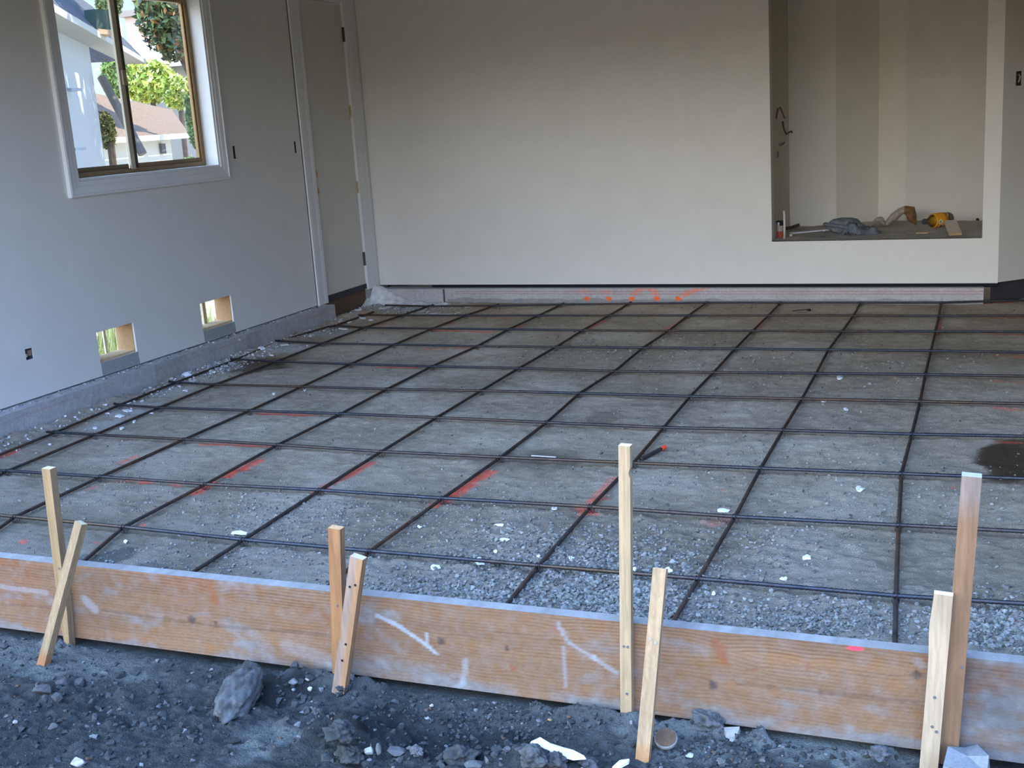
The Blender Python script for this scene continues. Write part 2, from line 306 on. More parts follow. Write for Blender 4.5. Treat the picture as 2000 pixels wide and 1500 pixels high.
def gblob(px, py, rx, ry, col, amt, gc):
    p = gpx(px, py); a = gpx(px+rx, py); b = gpx(px, py-ry)
    r = np.sqrt(((GX-p[0])/(abs(a[0]-p[0])+1e-3))**2+((GY-p[1])/(abs(b[1]-p[1])+1e-3))**2)+.5*g2
    mk = (amt*(1-sstep(.6, 1.1, r)))[..., None]; return gc*(1-mk)+np.array(col)*mk
gc = gblob(550, 1345, 70, 40, (.018, .018, .02), .85, gc); gc = gblob(730, 1420, 70, 60, (.022, .022, .024), .8, gc)
gc = gblob(880, 1455, 110, 40, (.028, .028, .032), .7, gc); gc = gblob(520, 1440, 70, 50, (.24, .23, .22), .8, gc)
gc = gblob(980, 1380, 220, 45, (.16, .145, .13), .5, gc); gc = gblob(1000, 1450, 90, 25, (.03, .03, .033), .8, gc)
gc = gblob(1600, 1450, 200, 45, (.34, .325, .30), .85, gc); gc = gblob(110, 1285, 260, 40, (.24, .23, .215), .75, gc)
gc = gblob(60, 1450, 120, 50, (.05, .05, .05), .6, gc); gc = gblob(1330, 1440, 160, 50, (.26, .25, .235), .7, gc)
earth = grid_mesh(np.stack([GX, GY, GH], -1), np.clip(gc*np.array([.43, .475, .475]), .004, 1)).build('ground_near', M_earth, smooth=True); tag(earth, kind='structure')
earth.name = 'ground'
gxl, gyl = gx, gy
def earth_z(x, y): return float(GH[int(np.clip(np.searchsorted(gyl, y), 0, len(gyl)-1)), int(np.clip(np.searchsorted(gxl, x), 0, len(gxl)-1))])
# the rest of the lot; unseen front coloured bright and dark to steer bounce
mb = MB(); E0, E1, F0, F1 = gx[0]+.01, gx[-1]-.01, gy[0]+.01, gy[-1]-.01
for (a, b, c_) in [((-12, -14), (5.2, F0), (.40, .27, .14)), ((5.2, -14), (16, F0), (.08, .075, .05)), ((-12, F0), (E0, F1), (.34, .23, .12)), ((E1, F0), (16, F1), (.10, .09, .06)), ((-.05, F1-.03), (6.2, 2.7), (.2, .17, .14))]:
    mb.add([(a[0], a[1], -.165), (b[0], a[1], -.165), (b[0], b[1], -.165), (a[0], b[1], -.165)], [(0, 1, 2, 3)], c_)
mb.add([(-40, F1, -.30), (-.14, F1, -.30), (-.14, 45, -.30), (-40, 45, -.30)], [(0, 1, 2, 3)], (.55, .50, .38))
tag(mb.build('ground', M_earth), kind='structure')

# ------------------------------------------------------------------ concrete curbs (foundation stem walls)
def curb_left():
    y = np.arange(2.5, 6.995, .012); z = np.linspace(-.03, .118, 16); YY, ZZ = np.meshgrid(y, z)
    n = fb(YY, ZZ, 0., 4., 4); nf = fb(YY, ZZ, 3., 30., 3)
    c = np.array([.43, .415, .39])*(1+.10*n+.12*nf)[..., None]
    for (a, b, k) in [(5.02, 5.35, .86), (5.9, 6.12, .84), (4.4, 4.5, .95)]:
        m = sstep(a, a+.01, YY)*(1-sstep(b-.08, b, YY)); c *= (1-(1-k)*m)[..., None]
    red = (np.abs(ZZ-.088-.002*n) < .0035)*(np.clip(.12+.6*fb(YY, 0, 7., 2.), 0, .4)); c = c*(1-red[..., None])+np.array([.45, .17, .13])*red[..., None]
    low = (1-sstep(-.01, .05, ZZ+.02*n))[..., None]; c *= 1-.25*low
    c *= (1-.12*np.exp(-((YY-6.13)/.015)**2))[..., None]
    P = np.stack([.09+.0025*n+.0015*nf, YY, ZZ], -1); mb = grid_mesh(P, c)
    xx = np.linspace(.09, -.02, 9); YT, XT = np.meshgrid(y, xx); nt = fb(XT, YT, 11., 25., 3)
    ct = np.array([.45, .445, .44])*(1+.2*nt)[..., None]
    PT = np.stack([XT, YT, .118+.003*nt*(XT < .085)], -1); g = grid_mesh(PT, ct)
    mb.add(g.v, g.f, [tuple(q) for q in np.asarray(g.c)]) if False else None
    off = len(mb.v); mb.v += g.v; mb.f += [tuple(i+off for i in f) for f in g.f]; mb.c = np.vstack([np.asarray(mb.c), np.asarray(g.c)])
    mb.c = [tuple(q) for q in mb.c]
    mb.add([(.09, y[-1], -.03), (.09, y[-1], .118), (-.02, y[-1], .118), (-.02, y[-1], -.03)], [(0, 3, 2, 1)], (.36, .35, .33))
    mb.box((-.13, 2.5, -.3), (-.021, y[-1], ZB-.004), (.3, .29, .28)); mb.box((-.13, 7.66, -.1), (-.002, 7.96, ZB-.004), (.3, .29, .28))
    return mb
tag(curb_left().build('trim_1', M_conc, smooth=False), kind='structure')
def curb_back():
    x = np.arange(.05, 4.312, .008); z = np.linspace(-.03, .104, 76); XX, ZZ = np.meshgrid(x, z)
    n = fb(XX, ZZ, 0., 5., 4); nf = fb(XX, ZZ, 3., 40., 3)
    c = np.array([.47, .445, .42])*(1+.10*n+.12*nf)[..., None]
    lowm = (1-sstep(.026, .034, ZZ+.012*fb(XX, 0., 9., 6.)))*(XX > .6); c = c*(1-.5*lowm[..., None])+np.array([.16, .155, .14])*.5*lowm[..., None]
    for zl, k in ((.083, .75), (.066, .65)):
        red = np.exp(-((ZZ-zl)/.0022)**2)*(XX > .66)*np.clip(k+.1+.4*fb(XX, zl, 0., 1.5), .3, .9); c = c*(1-red[..., None])+np.array([.50, .16, .12])*red[..., None]
    def dab(px, py, rx, rz, amt, col=(1.0, .17, .03)):
        p = at_back(px, py, -.05); r = np.sqrt(((XX-p[0])/rx)**2+((ZZ-p[2])/rz)**2)+.25*nf
        mk = (amt*(1-sstep(.6, 1.05, r)))[..., None]; return c*(1-mk)+np.array(col)*mk
    for px in (1147, 1190, 1234, 1283, 1326): c = dab(px, 583, .028, .018, .95)
    for (px, py) in [(1240, 573), (1246, 566), (1255, 562), (1266, 562), (1275, 567), (1280, 574), (1337, 576), (1346, 571), (1356, 567), (1368, 564), (1378, 562)]: c = dab(px, py, .035, .018, .40)
    for (px, py) in [(1140, 568), (1185, 570)]: c = dab(px, py, .05, .02, .2)
    off = np.where(XX < .578, -.075, -.055); P = np.stack([XX, back_y(XX)+off+.003*n, ZZ], -1)
    mb = grid_mesh(P, c); mb.c = [tuple(q) for q in np.asarray(mb.c)]
    nx = len(x); top = [P[-1, i] for i in range(nx)]
    o = len(mb.v); mb.v += [tuple(p) for p in top]+[(p[0], back_y(p[0])+.09, .104) for p in top]; mb.c += [(.42, .41, .40)]*(2*nx)
    mb.f += [(o+i, o+i+1, o+nx+i+1, o+nx+i) for i in range(nx-1)]
    xe = x[-1]; mb.add([(xe, back_y(xe)-.055, -.03), (xe, back_y(xe)+.09, -.03), (xe, back_y(xe)+.09, .104), (xe, back_y(xe)-.055, .104)], [(0, 1, 2, 3)], (.3, .29, .28))
    xq = .578; mb.add([(xq, back_y(xq)-.0755, -.03), (xq, back_y(xq)-.054, -.03), (xq, back_y(xq)-.054, .104), (xq, back_y(xq)-.0755, .104)], [(0, 1, 2, 3)], (.16, .15, .14))
    return mb
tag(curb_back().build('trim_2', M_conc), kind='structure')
# gap shadow under the drywall and sill shade under the diagonal wall, painted dark
mb = MB(); mb.add([(.45, back_y(.45)+.004, .1), (XR, back_y(XR)+.004, .1), (XR, back_y(XR)+.004, ZB+.02), (.45, back_y(.45)+.004, ZB+.02)], [(0, 1, 2, 3)])
mb.box((.45, back_y(.45)+.006, .1), (.452, back_y(.45)+.05, .125))
tag(mb.build('gap_shadow_strip', M_dark), kind='structure')
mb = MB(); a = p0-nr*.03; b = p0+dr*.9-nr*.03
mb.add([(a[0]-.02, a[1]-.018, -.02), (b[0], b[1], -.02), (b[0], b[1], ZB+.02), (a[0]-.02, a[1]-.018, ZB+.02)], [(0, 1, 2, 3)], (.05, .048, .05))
tag(mb.build('sill_shade_strip', M_conc), kind='structure')

# ------------------------------------------------------------------ window
win = empty('window_1', (0, 5.356, 1.1), kind='structure')
def part(mb, name, m, parent, **k): return local(mb, parent).build(name, m, parent, **k)
y0, y1, z0, z1 = WIN
mb = MB()
def prof_strip(mb, pts):     # flat casing with a raised outer back band, mitred
    (a0, a1, a2, a3) = pts
    return mb
W_, T_ = .068, .016
O = [(y0-.083, z0-.078), (y1+.066, z0-.078), (y1+.066, z1+.07), (y0-.083, z1+.07)]; I = [(y0, z0), (y1, z0), (y1, z1), (y0, z1)]
def lerp(k): return [(o_[0]+(i_[0]-o_[0])*k, o_[1]+(i_[1]-o_[1])*k) for o_, i_ in zip(O, I)]
rings = [(0, 0), (0, .022), (.14, .024), (.2, .017), (.62, .014), (.7, .011), (.97, .009), (1, 0)]
R_ = [[(t, *p) for p in lerp(k)] for k, t in rings]
vs = [p for r in R_ for p in r]; fs = [(i*4+k, i*4+(k+1) % 4, (i+1)*4+(k+1) % 4, (i+1)*4+k) for i in range(len(R_)-1) for k in range(4)]
mb.add(vs, fs, (1, 1, 1)); part(mb, 'window_casing', M_trim, win)
mb = MB(); t = .012
for (a, b, c, d) in [(y0, y0+t, z0, z1), (y1-t, y1, z0, z1), (y0+t, y1-t, z0, z0+t), (y0+t, y1-t, z1-t, z1)]: mb.box((-.13, a, c), (.001, b, d))
part(mb, 'window_jamb', M_trim, win)
mb = MB(); a0, a1, b0, b1 = y0+t, y1-t, z0+t, z1-t; fw_ = .030
for (a, b, c, d) in [(a0, a0+fw_, b0, b1), (a1-fw_, a1, b0, b1), (a0+fw_, a1-fw_, b0, b0+.026), (a0+fw_, a1-fw_, b1-fw_, b1)]: mb.box((-.125, a, c), (-.088, b, d))
for (a, b, c, d) in [(a1-fw_-.012, a1-fw_, b0, b1)]: mb.box((-.12, a, c), (-.098, b, d))
part(mb, 'window_frame', M_bronze, win, bevel=.003)
ym = 5.305
sash = MB().box((-.100, ym-.032, b0+.02), (-.084, ym+.004, b1), (.55, .47, .33)); sash.box((-.118, ym+.004, b0+.02), (-.102, ym+.05, b1), (.10, .075, .05))
sash.box((-.116, a0+fw_, b0+.026), (-.103, ym-.03, b0+.05), (.2, .14, .07)); sash.box((-.116, ym+.05, b0+.026), (-.103, a1-fw_, b0+.05), (.3, .2, .1))
sh = part(sash, 'sash', M_paint, win, bevel=.002)
part(MB().box((-.086, ym-.02, 1.62), (-.070, ym+.012, 1.70), (.35, .28, .18)), 'latch', M_paint, win, bevel=.003).parent = sh
for (a, b) in ((a0+fw_, ym-.03), (ym+.05, a1-fw_)):
    mb = MB().add([(-.11, a, b0+.05), (-.11, b, b0+.05), (-.11, b, b1-.03), (-.11, a, b1-.03)], [(0, 1, 2, 3)]); part(mb, 'pane', M_glass, win).parent = sh

# ------------------------------------------------------------------ door in the corner
door = empty('door_1', (0, 7.36, .13), kind='structure')
dy0, dy1 = DOOR[0], DOOR[1]
def strip_casing(ya, yb, k_=1.):
    m = MB(); n_ = [(0, 0), (0, .017), (.22, .018), (.3, .013), (.9, .010), (1, .006), (1, 0)]
    vs = []; 
    for k, tt_ in n_: vs += [(tt_*k_, ya+(yb-ya)*k, .122), (tt_*k_, ya+(yb-ya)*k, 2.28)]
    m.add(vs, [(2*i, 2*i+1, 2*i+3, 2*i+2) for i in range(len(n_)-1)]); m.box((0, min(ya, yb), .122), (.005*k_, max(ya, yb), 2.28)); return m
part(strip_casing(6.905, 7.005), 'door_casing', M_trim, door); part(strip_casing(7.812, 7.705, .35), 'door_casing', M_trim, door)
part(MB().box((-.12, 7.005, .122), (.010, 7.045, 2.25)).box((-.12, dy1-.04, .122), (.002, dy1+.016, 2.25)).box((-.12, 7.045, 2.19), (.006, dy1, 2.25)), 'door_jamb', M_trim, door, bevel=.002)
# slab with two bored lock holes: hole walls show raw wood
def disc_hole_slab():
    m = MB(); ya, yb, za, zb = 7.048, dy1-.042, .165, 2.185; xf = -.018
    holes_ = [(max(at_x(px_, py_, -.018)[1], ya+.036), at_x(px_, py_, -.018)[2], .025) for px_, py_ in ((617, 340), (620, 373))]
    zs_ = [za]+[v for h in sorted(holes_, key=lambda h: h[1]) for v in (h[1]-h[2]*1.3, h[1]+h[2]*1.3)]+[zb]
    for i in range(len(zs_)-1):
        h = next((h for h in holes_ if zs_[i] < h[1] < zs_[i+1]), None)
        c, d = zs_[i], zs_[i+1]
        if h is None: m.add([(xf, ya, c), (xf, yb, c), (xf, yb, d), (xf, ya, d)], [(0, 1, 2, 3)]); continue
        yc, zc, r = h; n_ = 24; hb = r*1.3
        m.add([(xf, yc+hb, c), (xf, yb, c), (xf, yb, d), (xf, yc+hb, d)], [(0, 1, 2, 3)]); m.add([(xf, ya, c), (xf, yc-hb, c), (xf, yc-hb, d), (xf, ya, d)], [(0, 1, 2, 3)])
        ci = [(xf, yc+r*math.cos(k*2*math.pi/n_), zc+r*math.sin(k*2*math.pi/n_)) for k in range(n_)]
        sq = []
        for k in range(n_):
            a = k*2*math.pi/n_; q_ = max(abs(math.cos(a)), abs(math.sin(a))); sq.append((xf, yc+hb*math.cos(a)/q_, zc+hb*math.sin(a)/q_))
        m.add(ci+sq, [(k, (k+1) % n_, n_+(k+1) % n_, n_+k) for k in range(n_)])
        m.add(ci+[(xf-.04, p[1], p[2]) for p in ci], [(k, n_+k, n_+(k+1) % n_, (k+1) % n_) for k in range(n_)], (1.5, .95, .55))
    m.add([(xf-.042, ya, za), (xf-.042, yb, za), (xf-.042, yb, zb), (xf-.042, ya, zb)], [(0, 1, 2, 3)], (.7, .5, .35))
    m.add([(xf, ya, za), (xf, yb, za), (xf-.04, yb, za), (xf-.04, ya, za)], [(0, 1, 2, 3)])
    return m
part(disc_hole_slab(), 'door_panel', M_door, door)
part(MB().box((-.03, 7.047, .128), (-.010, dy1-.042, .166), (.045, .045, .05)), 'door_sweep', M_paint, door, bevel=.002)
part(MB().box((-.13, 7.0, .0), (-.035, dy1+.01, .125), (.14, .085, .05)), 'threshold', M_wood, door)
for (px, py, c, hgt) in [(680, 68, (.14, .11, .09), .10), (690.5, 217, (.62, .50, .25), .085), (704, 365, (.62, .50, .25), .085), (715, 505, (.15, .12, .10), .10)]:
    zc = at_x(px, py, 0)[2]; yc = dy1-.043
    hm = MB().tube([(-.006, yc, zc-hgt/2), (-.006, yc, zc+hgt/2)], .0065 if c[0] < .5 else .0035, 10, c); hm.box((-.017, yc-.006, zc-hgt/2), (-.012, yc, zc+hgt/2), c)
    part(hm, 'hinge', M_hinge, door)

# ------------------------------------------------------------------ rough openings and electrical boxes in the walls
for i, v in enumerate(VENT):
    a, b, c, d = v
    t = empty('vent_opening', (-.06, (a+b)/2, c), label=['rough square vent hole low in left wall, nearer the small outlet hole', 'rough square vent hole low in left wall, nearer the door'][i], cat='vent opening', group='rough vent holes low in the left wall')
    part(MB().box((-.125, b-.004, c), (-.012, b+.03, d), (.42, .25, .12)), 'stud', M_wood, t)
    part(MB().box((-.125, a, c-.02), (-.012, b-.004, c+.012), (.62, .44, .25)), 'sill_plate', M_wood, t)
    part(MB().box((-.125, a-.03, c), (-.014, a+.002, d), (.5, .33, .17)), 'stud', M_wood, t)
    part(MB().add([(.0012, a+.003, ZB+.002), (.0012, b+.010, ZB+.002), (.0012, b+.004, c), (.0012, a+.002, c)], [(0, 1, 2, 3)], (.36, .35, .33)), 'bare_patch', M_conc, t)
    if i == 0:
        for yy in (a+.045, a+.10, a+.185): part(MB().box((-.128, yy, c+.012), (-.118, yy+.018, d), (.70, .62, .42)), 'slat', M_wood, t)
    else:
        part(MB().box((-.128, a+.17, c+.012), (-.112, a+.20, d), (.60, .5, .32)), 'slat', M_wood, t)
def ebox(name, label, mb, m=M_paint):
    return tag(mb.build(name, m), label, 'electrical box')
def open_box(a, b, c, d, dep, col):
    m = MB(); F = [(0, a, c), (0, b, c), (0, b, d), (0, a, d)]; K = [(-dep, *p[1:]) for p in F]
    m.add([(-.004, *p[1:]) for p in F]+K, [(0, 1, 5, 4), (1, 2, 6, 5), (2, 3, 7, 6), (3, 0, 4, 7), (4, 5, 6, 7)], col); return m
e_ = .0005
mb = open_box(BOX[0][0]+e_, BOX[0][1]-e_, BOX[0][2]+e_, BOX[0][3]-e_, .05, (.10, .09, .10)); mb.box((-.03, BOX[0][0]+.008, .33), (-.01, BOX[0][0]+.02, .345), (.6, .6, .6)); mb.box((-.02, BOX[0][0]+.026, .335), (-.004, BOX[0][1]-.004, .362), (.30, .18, .12))
ebox('electrical_box', 'small open outlet box low in left wall, left of the vent holes', mb)
mb = open_box(BOX[1][0]+e_, BOX[1][1]-e_, BOX[1][2]+e_, BOX[1][3]-e_, .05, (.05, .05, .055)); ebox('electrical_box', 'narrow dark switch box slot between window and door, nearer window', mb)
mb = open_box(BOX[2][0]+e_, BOX[2][1]-e_, BOX[2][2]+e_, BOX[2][3]-e_, .05, (.05, .05, .055)); ebox('electrical_box', 'narrow dark switch box slot right beside the door casing', mb)
a, b, c, d = BOXR; pt = lambda u, dd, z: (p0[0]+dr[0]*u-nr[0]*dd, p0[1]+dr[1]*u-nr[1]*dd, z)
mb = MB(); F = [pt(a, .004, c), pt(b, .004, c), pt(b, .004, d), pt(a, .004, d)]; K = [pt(a, .05, c), pt(b, .05, c), pt(b, .05, d), pt(a, .05, d)]
mb.add(F+K, [(0, 1, 5, 4), (1, 2, 6, 5), (2, 3, 7, 6), (3, 0, 4, 7), (4, 5, 6, 7)], (.04, .035, .03)); mb.tube([pt(b-.005, .02, c+.02), pt(b-.012, .0, (c+d)/2+.01), pt(b-.004, .02, d-.02)], .005, 6, (.5, .5, .45))
ebox('electrical_box', 'dark outlet hole high in the diagonal wall right of alcove', mb)

# ------------------------------------------------------------------ rebar grid
G = {1: {8: (838,598), 7: (966,597), 6: (1096,595), 5: (1228,593), 4: (1380,591), 3: (1524,591), 2: (1681,591), 1: (1838,591)},
 2: {8: (786,615.6), 7: (910,616), 6: (1052,616), 5: (1190,616), 4: (1344,616), 3: (1501,616), 2: (1667,616), 1: (1834,617)},
 3: {9: (655,636), 8: (712,640), 7: (845,641.5), 6: (994,643), 5: (1138,645), 4: (1306,646), 3: (1470,646), 2: (1645,647), 1: (1827,647)},
 4: {9: (546,666), 8: (630,670.5), 7: (770,673), 6: (932,676), 5: (1086,677.6), 4: (1256,679), 3: (1436,681), 2: (1618,683), 1: (1818,685)},
 5: {9: (462,702), 8: (540,706), 7: (685,711), 6: (844,715.5), 5: (1014,719), 4: (1200,725), 3: (1393.5,727.3), 2: (1594,729), 1: (1807,731.5)},
 6: {9: (344,747), 8: (421,751), 7: (590,755), 6: (756,760), 5: (940,763), 4: (1132,768), 3: (1348.5,774), 2: (1566,779), 1: (1797,784)},
 7: {9: (234,791), 8: (312,796), 7: (488,802), 6: (666,808), 5: (853,815.5), 4: (1068,825), 3: (1296,835), 2: (1529,840), 1: (1781,848)},
 8: {9: (106,844), 8: (186,849), 7: (360,858), 6: (543,868.5), 5: (745,882), 4: (978,893), 3: (1237,904), 2: (1485.5,914.5), 1: (1760.5,925)},
 9: {8: (15,919.5), 7: (197,931), 6: (402,945.5), 5: (625,957), 4: (865,973), 3: (1154,989.6), 2: (1435.6,1009), 1: (1755,1025.5)},
 10: {7: (30,1009), 6: (242,1029), 5: (476,1054), 4: (723,1076), 3: (1052,1104.5), 2: (1364,1130), 1: (1750,1163.5)}}
LEFT = {1: (752,596), 2: (700,615), 3: (644,638.5), 4: (538,665), 5: (450,701), 6: (330,744.5), 7: (223,788), 8: (91,843.4)}
RIGHT = {1: (2000,586), 2: (2000,616), 3: (2000,648), 4: (2000,688), 5: (2000,734.5), 6: (2000,788.5), 7: (2000,852), 8: (2000,934.5), 9: (2000,1038), 10: (2000,1179)}
ZT, ZL = .0255, .0115
def dense(pts, step=.0065):
    out = []
    for a, b in zip(pts[:-1], pts[1:]):
        n_ = max(1, int(np.linalg.norm(b-a)/step)); out += [a+(b-a)*k/n_ for k in range(n_)]
    out.append(pts[-1]); return out
def rebar(pts):
    pts = [np.array(p, float) for p in pts]
    d = dense(pts); m = MB(); m.tube(d, .006, 8, rad=[.0059+.0011*(k % 2) for k in range(len(d))]); return m
ordn = ['closest to the back wall', 'second from the back wall', 'third from the back wall', 'fourth from the back wall', 'fifth from the back wall', 'sixth from the back wall', 'fourth from the form board', 'third from the form board', 'second from the form board', 'closest to the wooden form board']
for j in range(1, 11):
    pts = []
    if j in LEFT: pts.append(at_z(*LEFT[j], ZT))
    pts += [at_z(*G[j][i], ZT) for i in sorted(G[j], reverse=True)]
    if j not in LEFT:
        dd = pts[0]-pts[1]; dd /= abs(dd[0]); pts.insert(0, pts[0]+dd*(pts[0][0]-.13))
    pts.append(at_z(*RIGHT[j], ZT)); dd = pts[-1]-pts[-2]; dd /= np.linalg.norm(dd); pts.append(pts[-1]+dd*(5.75-pts[-1][0])/dd[0])
    t = rebar(pts).build('rebar', M_steel, smooth=True)
    tag(t, 'bluish dark steel rebar running across the floor, '+ordn[j-1], 'rebar', 'crosswise rebars of the floor grid')
    for i in sorted(G[j]):
        c = at_z(*G[j][i], ZT); wv = MB(); ang = np.linspace(0, 2*math.pi, 13)
        for s_ in (-.006, .006):
            wv.tube([(c[0]+s_+.010*math.cos(a_)*.3, c[1]+.0095*math.cos(a_), c[2]-.007+.0155*math.sin(a_)) for a_ in ang], .0011, 5, cap=False)
        wv.tube([(c[0], c[1]-.009, c[2]), (c[0]+.004, c[1]-.016, c[2]+.009), (c[0]+.012, c[1]-.019, c[2]+.013)], .0012, 5)
        wv.build('tie_wire', M_wire, t)
ordl = {1: 'first from the right, ending beside tall weathered stake', 2: 'second from the right', 3: 'third from the right', 4: 'fourth from the right', 5: 'fifth from the right', 6: 'fourth from the left curb', 7: 'third from the left curb', 8: 'second from the left curb', 9: 'closest to the left curb'}
L9x = [(730,609), (655,636), (640,638.5), (546,666), (462,702), (344,747), (234,791), (100,848), (0,888)]
ENDL = {8: (0, 927), 7: (0, 1030), 6: (160, 1099), 5: (376, 1118), 4: (640, 1146), 3: (988, 1183), 2: (1312, 1219), 1: (1748, 1256)}
for i in range(1, 10):
    if i == 9: pts = [at_z(*p, ZL) for p in L9x]
    else:
        pts = [at_z(*G[j][i], ZL) for j in range(1, 11) if i in G[j]]; dd = pts[0]-pts[1]; dd /= np.linalg.norm(dd); pts.insert(0, pts[0]+dd*.06); pts.append(at_z(*ENDL[i], ZL))
    dd = pts[-1]-pts[-2]; dd /= np.linalg.norm(dd)
    if dd[1] < 0: pts.append(pts[-1]+dd*(pts[-1][1]-2.56)/abs(dd[1]))
    t = rebar(pts).build('rebar', M_rust, smooth=True)
    tag(t, 'rusty brown rebar running front to back, '+ordl[i], 'rebar', 'lengthwise rebars of the floor grid')
a = at_z(1252, 897, .008); b = at_z(1291, 877, .012); 
t = empty('rebar_offcut', tuple(a), label='short black rebar offcut with orange tip lying beside the crosswise bar', cat='rebar offcut')
part(MB().tube(dense([a, b]), .008, 8), 'bar', M_rust, t, smooth=True); dd = (b-a)/np.linalg.norm(b-a)
part(MB().tube([b-dd*.0, b+dd*.03], .0085, 8, (.95, .10, .04)), 'painted_tip', M_paint, t)

# ------------------------------------------------------------------ form boards
YB = 2.497; ZT_B = .10; TH = .038
def plank(x0, x1, dirty, seed, marks=()):
    nx = int((x1-x0)/.009); x = np.linspace(x0, x1, nx); z = np.linspace(-.137, ZT_B, 150); XX, ZZ = np.meshgrid(x, z)
    warp = .006*fb(XX, 0, seed, 1.5, 3)+.004*fb(XX, ZZ, seed+3, 5., 2)
    knots = [(at_y(*k[:2], YB), k[2], k[3]) for k in marks]
    for p, r, s_ in knots:
        dx, dz = XX-p[0], ZZ-p[2]; warp += np.sign(dz+1e-6)*r*.6*np.exp(-(dx/(r*3))**2-(np.abs(dz)/(r*2.5))**1)
    ph = (ZZ+warp)
    g = .5+.5*np.sin(ph*2*math.pi/.0092+4*fb(XX*.25, ZZ*10, seed, 1., 3)); g = g**1.8*np.clip(.65+.6*fb(XX*1.5, ZZ*25, seed+5, 2., 2), .15, 1)
    amp = .62+.45*sstep(-.02, .09, ZZ)
    tone = fb(XX*.8, ZZ*6, seed+9, 2., 4); big = fb(XX, ZZ*3, seed+19, 1.1, 4)
    c = np.array([.50, .325, .175])*(1+.18*tone)[..., None]
    org = sstep(.0, .5, big)[..., None]*.5; c = c*(1-org)+np.array([.50, .24, .10])*org
    c = c*(1-.62*(g*amp)[..., None])+np.array([.20, .10, .045])*.62*(g*amp)[..., None]
    for p, r, s_ in knots:
        e_ = np.hypot((XX-p[0]-(ZZ-p[2])*(-.35 if s_ > 1.5 else 0))/(r*.8), (ZZ-p[2])/(r*(1.8 if s_ > 1.5 else 1))); m_ = (1-sstep(.7, 1.2, e_))[..., None]*.85
        kc = np.array([.50, .22, .07]) if s_ > .5 else np.array([.13, .065, .035]); c = c*(1-m_)+kc*m_
    c = np.clip(c, 0, 1)**1.25*np.array([.54, .455, .40])
    sm = fb(XX*1.2, ZZ*3.5, seed+29, 4., 5); sm2 = fb(XX, ZZ, seed+37, 30., 3)
    edge = .55*(1-sstep(-.135, -.105, ZZ))+.1*(1-sstep(-.1, -.0, ZZ))
    dust = np.clip(dirty*.55+.35*sm2+1.05*(sm-.16)+edge+.08, 0, 1)*.78
    dust = np.maximum(dust, .16+.16*sm2)
    c = c*(1-dust[..., None])+np.array([.185, .178, .170])*(1+.25*sm2)[..., None]*dust[..., None]
    return XX, ZZ, c, warp, sm2
def finish_plank(XX, ZZ, c, name, label, x0, x1):
    P = np.stack([XX, np.full_like(XX, YB), ZZ], -1); mb = grid_mesh(P, np.clip(c, .01, 1)); mb.c = [tuple(q) for q in np.asarray(mb.c)]
    nx = XX.shape[1]; n_ = fb(XX[-1], 0, 77., 9., 4); n2_ = fb(XX[-1], 5, 7., 40., 3)
    for k, (ya, yb) in enumerate([(0, .012), (.012, .026), (.026, TH)]):
        o = len(mb.v); 
        mb.v += [(XX[-1, i], YB+ya, ZT_B) for i in range(nx)]+[(XX[-1, i], YB+yb, ZT_B) for i in range(nx)]
        cc = [tuple(np.array([.27, .26, .25])*(1+.2*n_[i]+.2*n2_[i])) for i in range(nx)]; mb.c += cc+cc
        mb.f += [(o+i, o+i+1, o+nx+i+1, o+nx+i) for i in range(nx-1)]
    g = (.3, .22, .15)
    mb.add([(x0, YB, -.137), (x1, YB, -.137), (x1, YB+TH, -.137), (x0, YB+TH, -.137)], [(0, 3, 2, 1)], g)
    mb.add([(x0, YB+TH, -.137), (x1, YB+TH, -.137), (x1, YB+TH, ZT_B), (x0, YB+TH, ZT_B)], [(0, 3, 2, 1)], g)
    for xx in (x0, x1): mb.add([(xx, YB, -.137), (xx, YB+TH, -.137), (xx, YB+TH, ZT_B), (xx, YB, ZT_B)], [(0, 1, 2, 3)], g)
    return tag(mb.build(name, M_wood), label, 'form board', 'wooden form boards along the slab edge')
x0, x1 = .35, at_y(1848, 1360, YB)[0]
XX, ZZ, c, _, sm2 = plank(x0, x1, .10, 3., [(418, 1165, .02, 2), (375, 1210, .014, 0), (420, 1216, .006, 0), (1408, 1272, .02, 2), (1392, 1338, .013, 0), (1475, 1308, .008, 1), (1085, 1231, .012, 1), (860, 1252, .012, 0), (1000, 1305, .012, 1), (990, 1266, .008, 0), (1790, 1318, .012, 0), (1578, 1300, .01, 1)])
def streak(pts, wid, amt, col=(.30, .30, .295)):
    global c
    P = [at_y(px, py, YB) for px, py in pts]
    for a, b in zip(P[:-1], P[1:]):
        a2, b2 = a[[0, 2]], b[[0, 2]]; ab = b2-a2; t_ = np.clip(((XX-a2[0])*ab[0]+(ZZ-a2[1])*ab[1])/(ab@ab), 0, 1)
        dd = np.hypot(XX-a2[0]-t_*ab[0], ZZ-a2[1]-t_*ab[1])+.004*sm2; m_ = (amt*(1-sstep(wid*.4, wid, dd)))[..., None]; c = c*(1-m_)+np.array(col)*m_
streak([(738, 1203), (770, 1217), (805, 1240), (830, 1258), (852, 1276)], .008, .9); streak([(833, 1238), (831, 1258)], .005, .8)
streak([(1088, 1216), (1110, 1255), (1160, 1285), (1205, 1315)], .008, .55); streak([(1100, 1265), (1105, 1340)], .008, .45)
streak([(165, 1170), (185, 1190)], .02, .5); streak([(0, 1145), (90, 1158)], .012, .4); streak([(910, 1290), (905, 1335), (890, 1345)], .012, .5)
streak([(1662, 1266), (1680, 1267)], .006, .9, (.75, .05, .09)); streak([(1790, 1290), (1800, 1300)], .012, .35)
